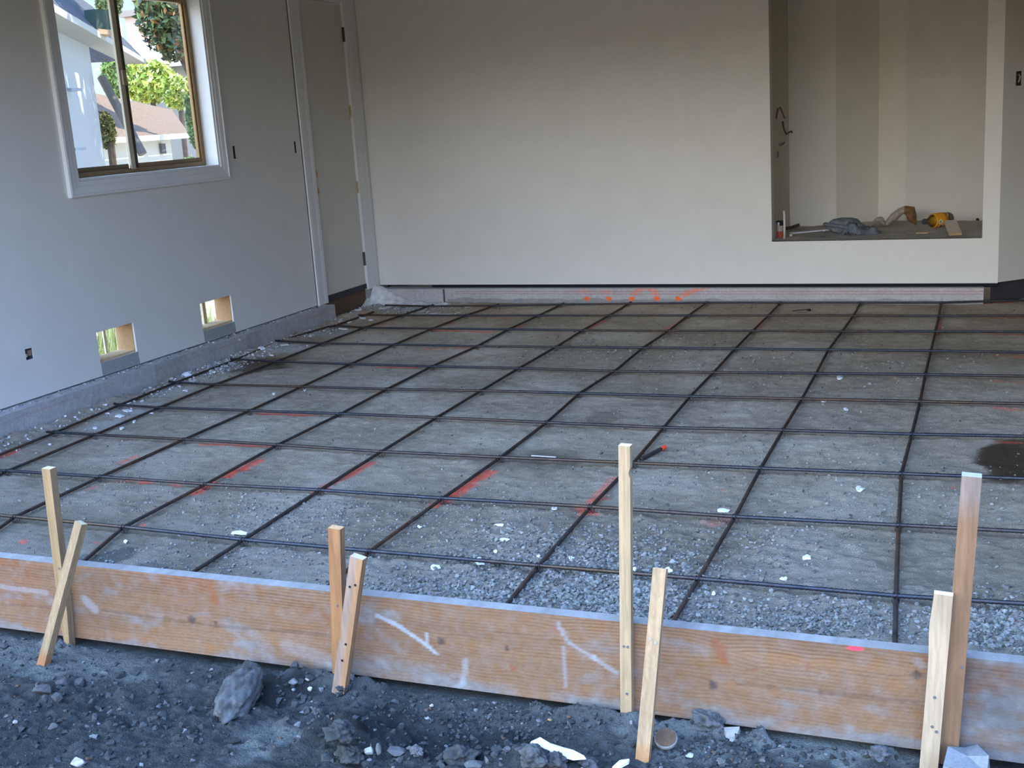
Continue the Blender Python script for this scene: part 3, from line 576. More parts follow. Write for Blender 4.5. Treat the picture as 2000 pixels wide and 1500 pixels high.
streak([(560, 1262), (640, 1290)], .03, .25); streak([(0, 1180), (100, 1186)], .006, .25, (.05, .035, .022)); streak([(200, 1192), (420, 1222), (640, 1240)], .007, .3, (.065, .04, .025)); streak([(1440, 1335), (1600, 1352), (1790, 1372)], .006, .3, (.065, .04, .028))
finish_plank(XX, ZZ, c, 'form_board', 'long orange-tan wooden form board with dark grain across the foreground', x0, x1)
x0, x1 = x1+.012, 5.6
XX, ZZ, c, _, sm2 = plank(x0, x1, 1.5, 13., [])
dk = np.clip(fb(XX, ZZ, 91., 7., 5)*.9+.3*sstep(-.05, .08, ZZ), 0, .8)[..., None]; c = (c*(1-.6*dk)+np.array([.06, .052, .042])*.6*dk)*np.array([.80, .88, .95])
finish_plank(XX, ZZ, c, 'form_board', 'shorter cement-coated dark grey form board at the right edge', x0, x1)

# ------------------------------------------------------------------ stakes
def stake(name, label, b, t, w, d, colf, point=0., chips=(), nails=(), group=None, twist=0., topcol=None, dirt=None, nailc=(.22, .22, .24)):
    """b, t: centre of the front face at foot and top; w wide (x), d deep (y)"""
    b, t = Vector(b), Vector(t); ax = (t-b); ln = ax.length; q = ax.to_track_quat('Z', 'Y'); ax.normalize()
    xa = Vector((math.cos(twist), math.sin(twist), 0)); xa = (xa-ax*xa.dot(ax)).normalized(); ya = ax.cross(xa)
    nu, nz = 7, int(ln/.006); mb = MB()
    per = [(u/(nu-1)-.5, 0) for u in range(nu)]+[(.5, v/4.) for v in range(1, 5)]+[(.5-u/(nu-1), 1) for u in range(1, nu)]+[(-.5, 1-v/4.) for v in range(1, 4)]
    n_ = len(per); sd_ = sum(map(ord, label)) % 97
    for k in range(nz+1):
        h = k/nz*ln
        for (u, v) in per:
            sw = w*(1.+.02*mnoise.noise((h*9, sd_, u)))
            if point and h < point: f_ = .35+.65*h/point; u_ = u*f_
            else: u_ = u
            x_ = u_*sw
            for (hc, side, dep, hw) in chips:
                if side*u > .33: x_ -= side*dep*math.exp(-((h-hc)/hw)**2)
            p = xa*x_+ya*(v*d)+ax*h
            mb.v.append(tuple(p)); gr = .5+.5*math.sin((u*w*(1-.9*v if 0 < v < 1 else 1)+.004*mnoise.noise((h*3, u*2, sd_)))*2*math.pi/.006+3*mnoise.noise((h*2, 1, sd_)))
            cc = np.array(colf(h/ln, u, v))*np.array([.55, .46, .39])*(1-.22*gr)*(1+.12*mnoise.noise((h*14, u*9, v*3+sd_)))
            if dirt and h < dirt[0]: cc = cc*(1-.8*(1-(h/dirt[0])**4))+np.array(dirt[1])*.8*(1-(h/dirt[0])**4)
            mb.c.append(tuple(np.clip(cc, .01, 1)))
    for k in range(nz):
        for i in range(n_): mb.f.append((k*n_+i, k*n_+(i+1) % n_, (k+1)*n_+(i+1) % n_, (k+1)*n_+i))
    mb.f.append(tuple(range(n_-1, -1, -1))); o = len(mb.v)
    for i in range(n_): mb.v.append(mb.v[nz*n_+i]); mb.c.append(topcol or tuple(np.clip(np.array(colf(1, 0, 0))*1.1, 0, 1)))
    mb.f.append(tuple(o+i for i in range(n_)))
    root = mb.build(name, M_stake); root.location = b; tag(root, label, 'stake', group)
    for (h, u) in nails:
        c0 = xa*(u*w)+ax*h; nb = MB(); nb.tube([c0+ya*.002, c0-ya*.0012], .0034, 10, nailc); nb.build('nail', M_hinge, root)
    return root
tan = lambda h, u, v: (.62, .475, .26) if v < .5 and u < .45 else (.56, .43, .25)
tan2 = lambda h, u, v: (.57, .45, .27)
pale = lambda h, u, v: (.80, .66, .42)
orange = lambda h, u, v: (.60, .34, .16) if u < .45 else (.58, .37, .21)
whitish = lambda h, u, v: (.60, .47, .38) if u < .15 else (.68, .43, .23)
brown = lambda h, u, v: tuple(np.array((.46, .29, .17))*(1-min(1, max(0, (h-.84)/.1)))+np.array((.47, .40, .35))*min(1, max(0, (h-.84)/.1)))
SG = 'wooden stakes holding the form boards'
def mid(a, b): return (np.array(a)+np.array(b))/2
rust = (.30, .13, .05)
# left pair
yf = YB-.026
stake('stake', 'upright square tan stake of the leftmost pair behind slanted brace', mid(at_y(117, 1277, yf), at_y(131, 1277, yf))+np.array([.016, 0, -.03]), mid(at_y(81, 916, yf), at_y(97, 916, yf)), .031, .025, tan, point=.16, nails=[(.31, .2)], group=SG, dirt=(.075, rust))
stake('stake', 'slanted tan brace stake with a black mark, leftmost of all braces', mid(at_z(66, 1300, -.15), at_z(86, 1302, -.15))+np.array([-.006, -.006, -.03]), mid(at_y(145, 1021, 2.432), at_y(160, 1021, 2.432)), .030, .022, tan2, nails=[], group=SG, dirt=(.085, (.28, .10, .03)), twist=-.12)
# middle pair
stake('stake', 'short upright orange-brown stake of the middle pair', (at_y(652, 1265, yf)[0], yf, -.19), mid(at_y(640, 1033, yf), at_y(664, 1033, yf)), .036, .025, orange, nails=[(.265, .1)], group=SG)
stake('stake', 'slanted whitish brace stake of the middle pair with two dark holes', mid(at_z(645, 1342, -.15), at_z(672, 1356, -.15))+np.array([.004, -.012, -.02]), mid(at_y(684, 1089, 2.42), at_y(708, 1091, 2.42)), .037, .024, whitish, nails=[(.12, 0), (.17, .1), (.335, -.2), (.345, .2)], nailc=(.03, .03, .035), group=SG, chips=[(.19, -1, .006, .02)], twist=.0)
# tall pale stake and its brace
yf = YB-.022
stake('stake', 'tallest thin pale stake standing upright right of centre', mid(at_y(1212, 1405, yf), at_y(1233, 1405, yf))+np.array([-.001, 0, -.03]), mid(at_y(1207, 871, yf), at_y(1231, 871, yf)), .028, .021, pale, nails=[(.10, .1), (.225, -.15), (.225, .2)], chips=[(.665, 1, .004, .008)], group=SG, dirt=(.05, (.40, .22, .09)))
yf2 = YB-.026
stake('stake', 'short pale brace stake leaning just right of the tallest stake', mid(at_z(1241, 1484, -.15), at_z(1266, 1484, -.15))+np.array([-.002, -.006, -.03]), mid(at_y(1275, 1110, 2.462), at_y(1301, 1110, 2.462)), .032, .018, lambda h, u, v: (.74, .57, .35), nails=[(.305, -.2), (.298, .2)], group=SG, dirt=(.07, (.36, .16, .05)))
# right pair
yf3 = YB-.032
stake('stake', 'tall weathered brown stake covering the joint of both boards', mid(at_y(1838, 1455, yf3), at_y(1873, 1455, yf3))+np.array([-.004, 0, -.05]), mid(at_y(1878, 931, yf3), at_y(1918, 932, yf3)), .039, .030, brown, nails=[(.24, .3)], group=SG, topcol=(.5, .46, .42), dirt=(.06, (.16, .10, .06)))
stake('stake', 'wide pale clean stake left of the weathered brown stake', mid(at_y(1794, 1500, 2.435), at_y(1834, 1500, 2.435))+np.array([-.002, 0, -.03]), mid(at_y(1825, 1162, 2.443), at_y(1861, 1162, 2.443)), .038, .020, lambda h, u, v: (.80, .68, .49), nails=[(.20, 0), (.13, 0), (.12, .25)], chips=[(.36, -1, -.004, .05)], group=SG)

# ------------------------------------------------------------------ stones and debris
def hull_rock(r, seed, flat=.7, npt=16, col=(.3, .3, .3), vary=.1, bev=.12):
    rg = np.random.default_rng(seed); bm = bmesh.new()
    for _ in range(npt):
        p = rg.normal(size=3); p /= np.linalg.norm(p); p *= .8+.25*rg.random(); bm.verts.new((p[0]*r[0], p[1]*r[1], p[2]*r[2]))
    res = bmesh.ops.convex_hull(bm, input=bm.verts[:]); 
    bmesh.ops.delete(bm, geom=[g for g in res['geom_interior'] if isinstance(g, bmesh.types.BMVert)], context='VERTS')
    if bev: bmesh.ops.bevel(bm, geom=bm.edges[:], offset=min(r)*bev, segments=2, affect='EDGES', profile=.6)
    bm.verts.index_update(); mb = MB(); mb.v = [tuple(v.co) for v in bm.verts]; mb.f = [tuple(v.index for v in f.verts) for f in bm.faces]
    mb.c = [tuple(np.clip(np.array(col)*(1+vary*mnoise.noise(Vector(v.co)*60)), 0, 1)) for v in bm.verts]; bm.free(); return mb
def clod(r, seed, col, amp=.25, sub=4, sc=2.2, col2=None):
    bm = bmesh.new(); bmesh.ops.create_icosphere(bm, subdivisions=sub, radius=1); mb = MB(); off = Vector((seed*3.1, seed*1.7, seed))
    for v in bm.verts:
        n_ = mnoise.fractal(v.co*sc+off, 1.0, 2.0, 5); v2 = v.co*(1+amp*n_); mb.v.append((v2.x*r[0], v2.y*r[1], v2.z*r[2]))
        k = max(0, min(1, .5+n_)); cc = np.array(col)*(.75+.5*k); 
        if col2 is not None: m_ = max(0, min(1, mnoise.noise(v.co*3+off)*1.5+.3)); cc = cc*(1-m_)+np.array(col2)*m_
        mb.c.append(tuple(np.clip(cc, 0, 1)))
    bm.verts.index_update(); mb.f = [tuple(v.index for v in f.verts) for f in bm.faces]; bm.free(); return mb
def put_earth(mb, name, label, cat, px, py, rz, sink=.25, rot=0, tilt=(0, 0), m=M_stone, group=None, smooth=True, z=None):
    p = at_z(px, py, -.145); zz = earth_z(p[0], p[1]) if z is None else z
    p = at_z(px, py, zz+rz*(1-sink)); o = mb.build(name, m, smooth=smooth); o.location = (p[0], p[1], zz+rz*(1-sink)); o.rotation_euler = (tilt[0], tilt[1], rot)
    return tag(o, label, cat, group)
U = .00118                                                # metres per pixel on the near earth
# big pale lump against the board
a = at_z(440, 1395, -.13); b = at_z(488, 1305, -.10)
o = clod((.056, .112, .044), 3, (.055, .056, .053), .16, 5, 2.2, (.095, .097, .097)).build('concrete_lump', M_stone, smooth=True)
o.location = ((a[0]+b[0])/2, (a[1]+b[1])/2, -.128); dv = b-a; o.rotation_euler = (.14, 0, math.atan2(dv[1], dv[0])-math.pi/2)
tag(o, 'large elongated pale concrete lump lying against the form board', 'lump')
DK = (.075, .075, .078); GR = (.17, .17, .165); PW = (.42, .41, .40)
def rock(px, py, wpx, hpx, col, label, seed, ang=True, name='rock', cat='rock', rot=0, m=M_stone, sink=.25, dfac=.8, group=None):
    col = tuple(q*.55 for q in col) if max(col) < .3 else tuple(q*.8 for q in col)
    rx, rz = wpx*U/2, hpx*U/2*.95
    mb = hull_rock((rx, rx*dfac, rz), seed, col=col, npt=18, vary=.2) if ang else clod((rx, rx*dfac, rz), seed, col, .50, 5, 1.5)
    return put_earth(mb, name, label, cat, px, py, rz, sink, rot, m=m, smooth=not ang, group=group)
CG = 'dark earth clods in the foreground'
rock(85, 1346, 62, 24, (.13, .13, .13), 'flat dark grey earth clod in the foreground left of the clod pair', 11, True, 'earth_clod', 'clod', group=CG)
rock(125, 1331, 44, 26, (.12, .12, .12), 'small grey clod wedged above the flat clod below the leftmost stakes', 12, True, 'earth_clod', 'clod', group=CG)
rock(156, 1334, 38, 30, (.13, .13, .13), 'upright pointed grey clod, rightmost of the clods by leftmost stakes', 13, True, 'earth_clod', 'clod', group=CG)
rock(112, 1362, 36, 24, (.12, .12, .125), 'small grey clod lowest of the cluster near the leftmost stakes', 14, True, 'earth_clod', 'clod', group=CG)
rock(8, 1262, 30, 18, (.10, .10, .105), 'dark grey clod under the form board at the left edge', 15, True, 'earth_clod', 'clod', group=CG)
rock(30, 1410, 15, 13, (.33, .31, .30), 'tiny pale pebble near the left edge of the earth', 16, True, 'rock', 'rock')
rock(152, 1486, 40, 26, (.48, .42, .40), 'pinkish white rock at the bottom left of the earth', 17, True)
rock(573, 1331, 26, 20, (.27, .27, .27), 'grey angular stone, largest of four beside the middle brace', 18, True)
rock(603, 1326, 20, 13, (.33, .33, .33), 'light stone, upper right of four beside the middle brace', 19, True)
rock(605, 1345, 14, 13, (.55, .55, .55), 'small white stone, lower right of four beside the middle brace', 20, True)
rock(573, 1347, 13, 9, (.3, .3, .3), 'tiny grey stone, lower left of four beside the middle brace', 21, True)
rock(598, 1304, 42, 20, (.10, .095, .08), 'brownish dark clod under the board edge left of middle brace', 22, False, 'earth_clod', 'clod', group=CG)
rock(668, 1342, 26, 14, (.06, .06, .062), 'dark clod at the foot of the slanted middle brace', 23, False, 'earth_clod', 'clod', group=CG)
rock(620, 1392, 22, 24, (.11, .11, .11), 'narrow grey clod standing in the dark earth below middle brace', 24, False, 'earth_clod', 'clod', group=CG)
rock(665, 1430, 60, 40, (.07, .073, .07), 'broad greenish grey clod below the middle brace', 25, False, 'earth_clod', 'clod', group=CG)
rock(683, 1472, 52, 38, (.075, .076, .07), 'greenish clod at the bottom, just left of white stones', 26, False, 'earth_clod', 'clod', group=CG)
rock(720, 1467, 25, 22, (.40, .40, .39), 'white-grey stone at the bottom beside an upright sliver', 27, True)
rock(739, 1464, 14, 38, (.27, .27, .25), 'thin upright grey stone sliver at bottom centre left', 28, True)
rock(722, 1487, 22, 13, (.26, .27, .27), 'pale grey pebble cluster stone at the bottom below white-grey stone', 45, True)
rock(775, 1466, 44, 20, (.17, .175, .18), 'flat bluish grey stone between the sliver and brown-grey stone', 29, True)
rock(811, 1467, 34, 22, (.20, .195, .185), 'rounded brown-grey stone at the bottom left of dark hollow', 30, False)
rock(900, 1474, 60, 36, (.075, .077, .075), 'wide dark clod at bottom centre with pale spot', 31, False, 'earth_clod', 'clod', group=CG)
rock(925, 1492, 44, 26, (.19, .19, .185), 'triangular grey stone at the bottom edge centre', 32, True)
rock(951, 1485, 13, 26, (.20, .20, .195), 'narrow grey shard beside the triangular grey stone', 33, True)
rock(1042, 1480, 50, 42, (.12, .12, .115), 'dark rounded clod under the left end of white shard', 34, False, 'earth_clod', 'clod', group=CG)
rock(1088, 1488, 40, 32, (.10, .10, .10), 'dark clod under the middle of the white shard', 35, False, 'earth_clod', 'clod', group=CG)
rock(1150, 1492, 36, 22, (.10, .10, .105), 'dark clod at the bottom right of the white shard', 36, False, 'earth_clod', 'clod', group=CG)
rock(1382, 1412, 62, 52, (.13, .135, .13), 'rounded grey rock against the board right of the brown disc', 37, False, sink=-.05)
rock(1347, 1476, 20, 14, (.38, .38, .37), 'small pale stone below right of the brown disc', 38, True)
rock(1408, 1488, 16, 14, (.20, .20, .18), 'small olive grey stone at bottom right of brown disc', 39, False)
rock(1719, 1470, 36, 30, (.13, .135, .14), 'rounded grey earth lump left of the wide pale stake', 40, False, 'earth_clod', 'clod')
rock(1690, 1472, 16, 16, (.13, .135, .14), 'small grey lump touching the rounded lump near pale stake', 41, False, 'earth_clod', 'clod')
rock(843, 1378, 11, 9, (.55, .53, .5), 'tiny white pebble in the earth right of the middle brace', 42, True)
rock(834, 1403, 16, 9, (.46, .46, .46), 'flat white pebble in the earth right of the middle brace', 43, True)
rock(1073, 1406, 13, 9, (.40, .25, .09), 'tiny rusty orange pebble in the earth left of tallest stake', 44, True)
# white plaster shard and second shard
def shard(pts, thick, name, label, cat, zf, m=M_white, col=(.78, .79, .82)):
    P = [at_z(px, py, zf) for px, py in pts]; c0 = np.mean(P, 0); n_ = len(P); mb = MB()
    vs = [(p[0]-c0[0], p[1]-c0[1], .35*thick*math.sin(i*2.1)) for i, p in enumerate(P)]
    mb.add([(0, 0, thick*.6)]+[(v[0]*.93, v[1]*.93, v[2]+thick*.5) for v in vs]+[(v[0], v[1], v[2]-thick*.5) for v in vs],
           [(0, 1+i, 1+(i+1) % n_) for i in range(n_)]+[(1+i, 1+n_+i, 1+n_+(i+1) % n_, 1+(i+1) % n_) for i in range(n_)]+[tuple(1+n_+i for i in range(n_-1, -1, -1))], col)
    o = mb.build(name, m); o.location = tuple(c0); return tag(o, label, cat)
shard([(1034, 1450), (1053, 1443), (1075, 1452), (1100, 1462), (1122, 1470), (1145, 1478), (1120, 1482), (1092, 1477), (1070, 1466), (1048, 1456)], .008, 'plaster_shard', 'long white plaster shard lying on dark clods at the bottom', 'shard', -.112)
shard([(1195, 1500), (1210, 1488), (1230, 1482), (1228, 1490), (1212, 1500)], .006, 'plaster_shard', 'small white plaster shard left of the short leaning brace foot', 'shard', -.135)
shard([(1412, 1425), (1446, 1427), (1440, 1440), (1418, 1436)], .014, 'wood_chip', 'pale chip of wood beside the rounded grey rock by the board', 'chip', -.138, M_white, (.30, .28, .26))
shard([(1838, 1512), (1848, 1480), (1884, 1463), (1910, 1467), (1934, 1500), (1930, 1516), (1880, 1524)], .036, 'concrete_slab_piece', 'large light grey angular concrete piece under the right board corner', 'rock', -.115, M_conc, (.20, .205, .21))
# rusty disc
pz = at_z(1301, 1450, -.135); t = empty('metal_disc', tuple(pz), label='round rusty brown disc with pale rim lying on the earth', cat='disc'); t.rotation_euler = (.42, .05, 0); t.location.z += .006
mb = MB(); nn_ = 48; mb.add([(0, 0, .010)]+[(.0245*math.cos(k*2*math.pi/nn_), .0245*math.sin(k*2*math.pi/nn_), .010+.0006*math.sin(k*3)) for k in range(nn_)], [(0, 1+k, 1+(k+1) % nn_) for k in range(nn_)], (.11, .065, .04)); mb.build('face', M_stone, t)
MB().tube([(0, 0, -.001), (0, 0, .0085)], .027, 48, (.20, .185, .165)).build('rim', M_stone, t, bevel=.002)

# loose gravel on the floor, crumbs on the earth
def scatter(name, label, cat, pts, rads, colf, m, bases=8, seed=1, flat=.7):
    rg = np.random.default_rng(seed); B = []
    for k in range(bases):
        bm = bmesh.new()
        for _ in range(11):
            p = rg.normal(size=3); p /= np.linalg.norm(p); p *= .75+.3*rg.random(); bm.verts.new(p*np.array([1, .85, flat]))
        r_ = bmesh.ops.convex_hull(bm, input=bm.verts[:]); bmesh.ops.delete(bm, geom=[g for g in r_['geom_interior'] if isinstance(g, bmesh.types.BMVert)], context='VERTS')
        bm.verts.index_update(); B.append((np.array([v.co for v in bm.verts]), np.array([[v.index for v in f.verts] for f in bm.faces]))); bm.free()
    V, F, CC = [], [], []; o = 0
    for i, (p, r) in enumerate(zip(pts, rads)):
        bv, bf = B[rg.integers(bases)]; a = rg.random()*6.283; c_, s_ = math.cos(a), math.sin(a); tl = rg.normal()*.3
        v = bv@np.array([[c_, -s_, 0], [s_, c_, 0], [0, 0, 1]]); v = v@np.array([[1, 0, 0], [0, math.cos(tl), -math.sin(tl)], [0, math.sin(tl), math.cos(tl)]])
        V.append(v*r+np.asarray(p)); F.append(bf+o); o += len(bv); CC.append(np.repeat(np.array(colf(i, rg))[None], len(bv), 0))
    mb = MB(); mb.v = np.vstack(V).tolist(); mb.f = np.vstack(F).tolist(); mb.c = np.vstack(CC)
    ob = mb.build(name, m); return tag(ob, label, cat, kind='stuff')
pts, rad = [], []
def add_g(px, py, sx, sy, n_, r0, r1):
    for _ in range(n_):
        p = at_z(random.gauss(px, sx), random.gauss(py, sy), 0.)
        if p[1] < 2.56 or p[0] < .11 or p[0] > 5.6 or p[1] > 7.6: continue
        r = r0+(r1-r0)*random.random()**2.2; pts.append((p[0], p[1], floor_z(p[0], p[1])+r*.25)); rad.append(r)
add_g(1150, 1130, 120, 45, 3600, .005, .0125); add_g(1000, 1185, 130, 25, 1500, .005, .012); add_g(1230, 1180, 90, 25, 1200, .004, .0115); add_g(1050, 1060, 170, 30, 900, .004, .010)
add_g(830, 1150, 90, 18, 600, .004, .011); add_g(1600, 1210, 130, 22, 1400, .004, .0105); add_g(1940, 1220, 60, 30, 1100, .005, .0125); add_g(1480, 1080, 120, 60, 700, .003, .009)
add_g(560, 1010, 110, 25, 900, .003, .009); add_g(900, 1000, 120, 25, 500, .003, .008); add_g(1750, 980, 150, 50, 700, .003, .009); add_g(250, 960, 120, 30, 400, .003, .007)
add_g(440, 1090, 150, 25, 500, .003, .009); add_g(1450, 900, 220, 40, 700, .003, .009); add_g(1500, 720, 220, 30, 500, .004, .011); add_g(1200, 680, 100, 14, 350, .004, .012)
for _ in range(3200):
    x_, y_ = random.uniform(.12, 5.3), random.uniform(2.6, 7.6); r = .002+.008*random.random()**3; pts.append((x_, y_, floor_z(x_, y_)+r*.3)); rad.append(r)
scatter('gravel', 'loose grey crushed gravel spread over the floor', 'gravel', pts, rad, lambda i, rg: np.array([.205, .195, .178])*(.45+.9*rg.random()), M_stone, seed=5)
pts, rad = [], []
for _ in range(5200):
    x_, y_ = random.uniform(1.2, 4.6), random.uniform(1.8, 2.49); r = .0012+.0085*random.random()**3.2; pts.append((x_, y_, earth_z(x_, y_)+r*.3)); rad.append(r)
for _ in range(900):
    p = at_z(random.gauss(960, 130), random.gauss(1395, 28), -.148)
    if p[1] < 2.48: r = .002+.007*random.random()**2; pts.append((p[0], p[1], earth_z(p[0], p[1])+r*.3)); rad.append(r)
for (px_, py_, sx_, sy_, n_) in [(700, 1425, 70, 45, 60), (180, 1410, 120, 50, 70), (1060, 1480, 90, 15, 40), (900, 1470, 80, 20, 40), (560, 1340, 50, 25, 35), (330, 1430, 90, 35, 40)]:
    for _ in range(n_):
        p = at_z(random.gauss(px_, sx_), random.gauss(py_, sy_), -.148)
        if p[1] < 2.47: r = .007+.013*random.random()**2; pts.append((p[0], p[1], earth_z(p[0], p[1])+r*.1)); rad.append(r)
for _ in range(500):
    p = at_z(random.gauss(1450, 90), random.gauss(1460, 22), -.148)
    if p[1] < 2.48: r = .002+.009*random.random()**2; pts.append((p[0], p[1], earth_z(p[0], p[1])+r*.3)); rad.append(r)
def ec(i, rg):
    q_ = rg.random(); return np.array([.040, .043, .043])*(.5+1.2*rg.random()) if q_ < .90 else (np.array([.13, .13, .13])*(.6+.9*rg.random()) if q_ < .985 else np.array([.12, .07, .04]))
scatter('earth_crumbs', 'loose dark earth crumbs and grit in front of the form board', 'earth crumbs', pts, rad, ec, M_stone, seed=6)
# fine rubble along the curb
pts, rad = [], []
for _ in range(1700):
    y_ = random.uniform(3.3, 7.2); x_ = .10+abs(random.gauss(0, .10)); 
    if random.random() < .4: y_ = random.gauss(5.5, .25)
    r = .003+.010*random.random()**2.5; pts.append((x_, y_, floor_z(x_, y_)+r*.3)); rad.append(r)
for _ in range(700):
    p = at_z(random.gauss(770, 60), random.gauss(602, 5), 0.)
    r = .003+.009*random.random()**2; pts.append((p[0], p[1], floor_z(p[0], p[1])+r*.3)); rad.append(r)
for _ in range(500):
    y_ = random.uniform(3.3, 6.9); r = .002+.007*random.random()**2; pts.append((random.uniform(.005, .05), y_, .119+r*.3)); rad.append(r)
scatter('plaster_rubble', 'fine white and grey plaster rubble along the left curb', 'rubble', pts, rad, lambda i, rg: np.array([.62, .62, .62])*(.4+.75*rg.random()) if rg.random() < .6 else np.array([.22, .21, .2])*(.5+rg.random()), M_white, seed=9)
# plaster heap in the corner
gx2 = np.linspace(-.03, .95, 110); gy2 = np.linspace(-.05, .50, 64); PX, PY = np.meshgrid(gx2, gy2); yb = back_y(PX)-.055-PY; nh = fb(PX, PY, 61., 12., 4)
hh = .12*np.exp(-((PX-.0)/.12)**2-((PY-.02)/.13)**2)+.05*np.exp(-((PX-.15)/.16)**2-((PY-.02)/.10)**2)+.018*np.exp(-((PX-.45)/.28)**2-((PY-.12)/.09)**2)+.016*nh-.006
hh = hh*sstep(0, .12, .94-PX)*sstep(0, .10, .49-PY)-.004*(1-sstep(0, .1, .94-PX))
mb = grid_mesh(np.stack([PX, yb, np.maximum(hh, -.012)], -1), np.array([.74, .73, .71])*(1+.25*fb(PX, PY, 71., 26., 3))[..., None])
tag(mb.build('plaster_heap', M_white, smooth=True), 'white crumbled plaster heap in the corner under the door', 'plaster heap')
# white flakes: larger ones, each its own thing
def flake(px, py, wpx, hpx, label, seed, group=None, zf=0., up=.002, thick=.003, col=(.80, .80, .82), name='plaster_flake'):
    rg = np.random.default_rng(seed); c0 = at_z(px, py, zf); e1 = at_z(px+wpx/2, py, zf)-c0; e2 = at_z(px, py-hpx*.34, zf)-c0; n_ = 9; mb = MB(); vs = []
    for k in range(n_):
        a_ = k*2*math.pi/n_; rr = .65+.5*rg.random(); vs.append(e1*math.cos(a_)*rr+e2*math.sin(a_)*rr+np.array([0, 0, thick*rg.normal()*.5]))
    mb.add([(0, 0, thick*1.2)]+[tuple(v+np.array([0, 0, thick])) for v in vs]+[tuple(v*1.02-np.array([0, 0, thick*.3])) for v in vs], [(0, 1+k, 1+(k+1) % n_) for k in range(n_)]+[(1+k, 1+n_+k, 1+n_+(k+1) % n_, 1+(k+1) % n_) for k in range(n_)], col)
    zz = (floor_z(c0[0], c0[1]) if zf == 0. else zf)+up; o = mb.build(name, M_white); o.location = (c0[0], c0[1], zz); return tag(o, label, 'flake', group)
FL = [(468, 1044, 30, 9, 'long thin white flake on gravel left of the middle stakes'), (851, 1112, 18, 16, 'white torn flake on gravel below the front crosswise bar, right of middle stakes'),
 (938, 1103, 20, 8, 'white flake touching the front crosswise bar from below'), (935, 1090, 14, 7, 'white flake touching the front crosswise bar from above'), (985, 1057, 20, 8, 'white flake on coarse gravel left of the tallest stake'),
 (1413, 999, 26, 9, 'white curled flake beside a crossing right of the tallest stake'), (1190, 1126, 34, 8, 'long white flake under the front bar left of tallest stake'), (1131, 1107, 13, 12, 'small white flake above the front bar on coarse gravel'),
 (1116, 1091, 11, 9, 'tiny white flake left of the tallest stake, highest of three'), (1052, 1093, 8, 8, 'tiny white flake beside the front crossing left of tallest stake'), (1073, 1120, 11, 8, 'tiny white flake just below the front crossing on coarse gravel'),
 (1394, 1164, 10, 7, 'small white flake right of the front crossing near board'), (1239, 1112, 10, 8, 'small white flake right behind the tallest stake'), (1305, 1118, 22, 10, 'white flake between front bar and short leaning brace'),
 (975, 1029, 18, 4, 'thin white sliver on gravel beneath the second crosswise bar'), (1082, 994, 14, 6, 'pale grey flake on the coarse gravel left of tall stake'), (1575, 1092, 20, 12, 'pale stone chip on gravel right of the short brace'), (1530, 1133, 14, 8, 'pale chip above the board on the right side'),
 (1679, 958, 18, 16, 'pale grey stone on bare gravel left of weathered stake top'), (245, 1059, 8, 8, 'single white fleck near the leftmost stakes'), (820, 1030, 9, 6, 'white fleck on gravel right above the middle stakes'), (968, 1079, 8, 6, 'white fleck just above front bar at centre'),
 (1608, 785, 12, 7, 'white pebble on the mid floor right of centre'), (1652, 799, 10, 7, 'white pebble in the middle right bay'), (1640, 738, 14, 10, 'pale pebble on the floor under the alcove, mid distance')]
for i, f_ in enumerate(FL): flake(*f_, seed=100+i)
for i, (px, py, w_, h_) in enumerate([(233, 815, 22, 8), (248, 803, 18, 7), (262, 824, 9, 8), (293, 808, 14, 6), (272, 795, 14, 5), (250, 789, 12, 5), (238, 838, 9, 8), (186, 836, 10, 5), (362, 765, 11, 6), (350, 755, 9, 4), (325, 733, 8, 5), (304, 764, 14, 9), (390, 750, 10, 5),
   (609, 657, 11, 8), (508, 677, 15, 8), (635, 641, 14, 4), (680, 630, 12, 4), (670, 643, 18, 4), (555, 675, 16, 5), (700, 612, 14, 5), (708, 623, 12, 4), (745, 603, 16, 4), (440, 716, 10, 6), (478, 705, 12, 6), (530, 695, 10, 5), (418, 728, 9, 5), (205, 795, 12, 4), (724, 626, 12, 3), (652, 622, 10, 4), (97, 868, 8, 5), (535, 771, 8, 4), (595, 763, 8, 4)]):
    flake(px, py, w_, h_, 'small white plaster flake lying on the floor beside left curb', 200+i, 'white plaster flakes beside the left curb')
for i, (px, py, w_, h_, l_) in enumerate([(365, 731, 18, 14, 'white plaster lump against left curb below the first vent hole'), (510, 679, 16, 9, 'white plaster lump by the bar end below second vent hole'), (524, 619, 20, 14, 'white plaster lump on top of the left curb near the door')]):
    p = at_z(px, py, .02) if i < 2 else at_z(px, py+6, .118); mb = clod((w_*.0015, w_*.0012, h_*.0014), 300+i, (.66, .67, .70), .3, 3); o = mb.build('plaster_lump', M_white, smooth=False); o.location = (p[0], p[1], (.015 if i < 2 else .130)); tag(o, l_, 'lump', 'plaster lumps by the left curb')
# splinter of wood on curb below second vent hole
p1, p2 = at_z(452, 648, .125), at_z(468, 664, .10); MBs = MB().tube([p1, (p1+p2)/2+np.array([0, 0, .006]), p2], .008, 5, (.55, .45, .33)); tag(MBs.build('wood_splinter', M_white), 'pale wood splinter hanging over left curb under the second vent hole', 'splinter')
p1 = at_z(1580, 606, .006); mb = hull_rock((.022, .014, .012), 5, col=(.02, .02, .022), npt=12); mb.tube([(-.10, -.01, -.006), (-.02, 0, .0), (.01, .0, .004)], .003, 5, (.03, .03, .03)); o = mb.build('tie_scrap', M_stone); o.location = (p1[0], p1[1], floor_z(p1[0], p1[1])+.010); tag(o, 'small black scrap with wire tail between the two rearmost bars', 'scrap')
a = at_z(1038, 890, .004); b = at_z(1086, 893, .004); mb = MB().tube([a, b], .003, 5, (.5, .5, .52)); o = mb.build('metal_sliver', M_paint); tag(o, 'thin pale sliver lying along the third crosswise bar from board', 'sliver')

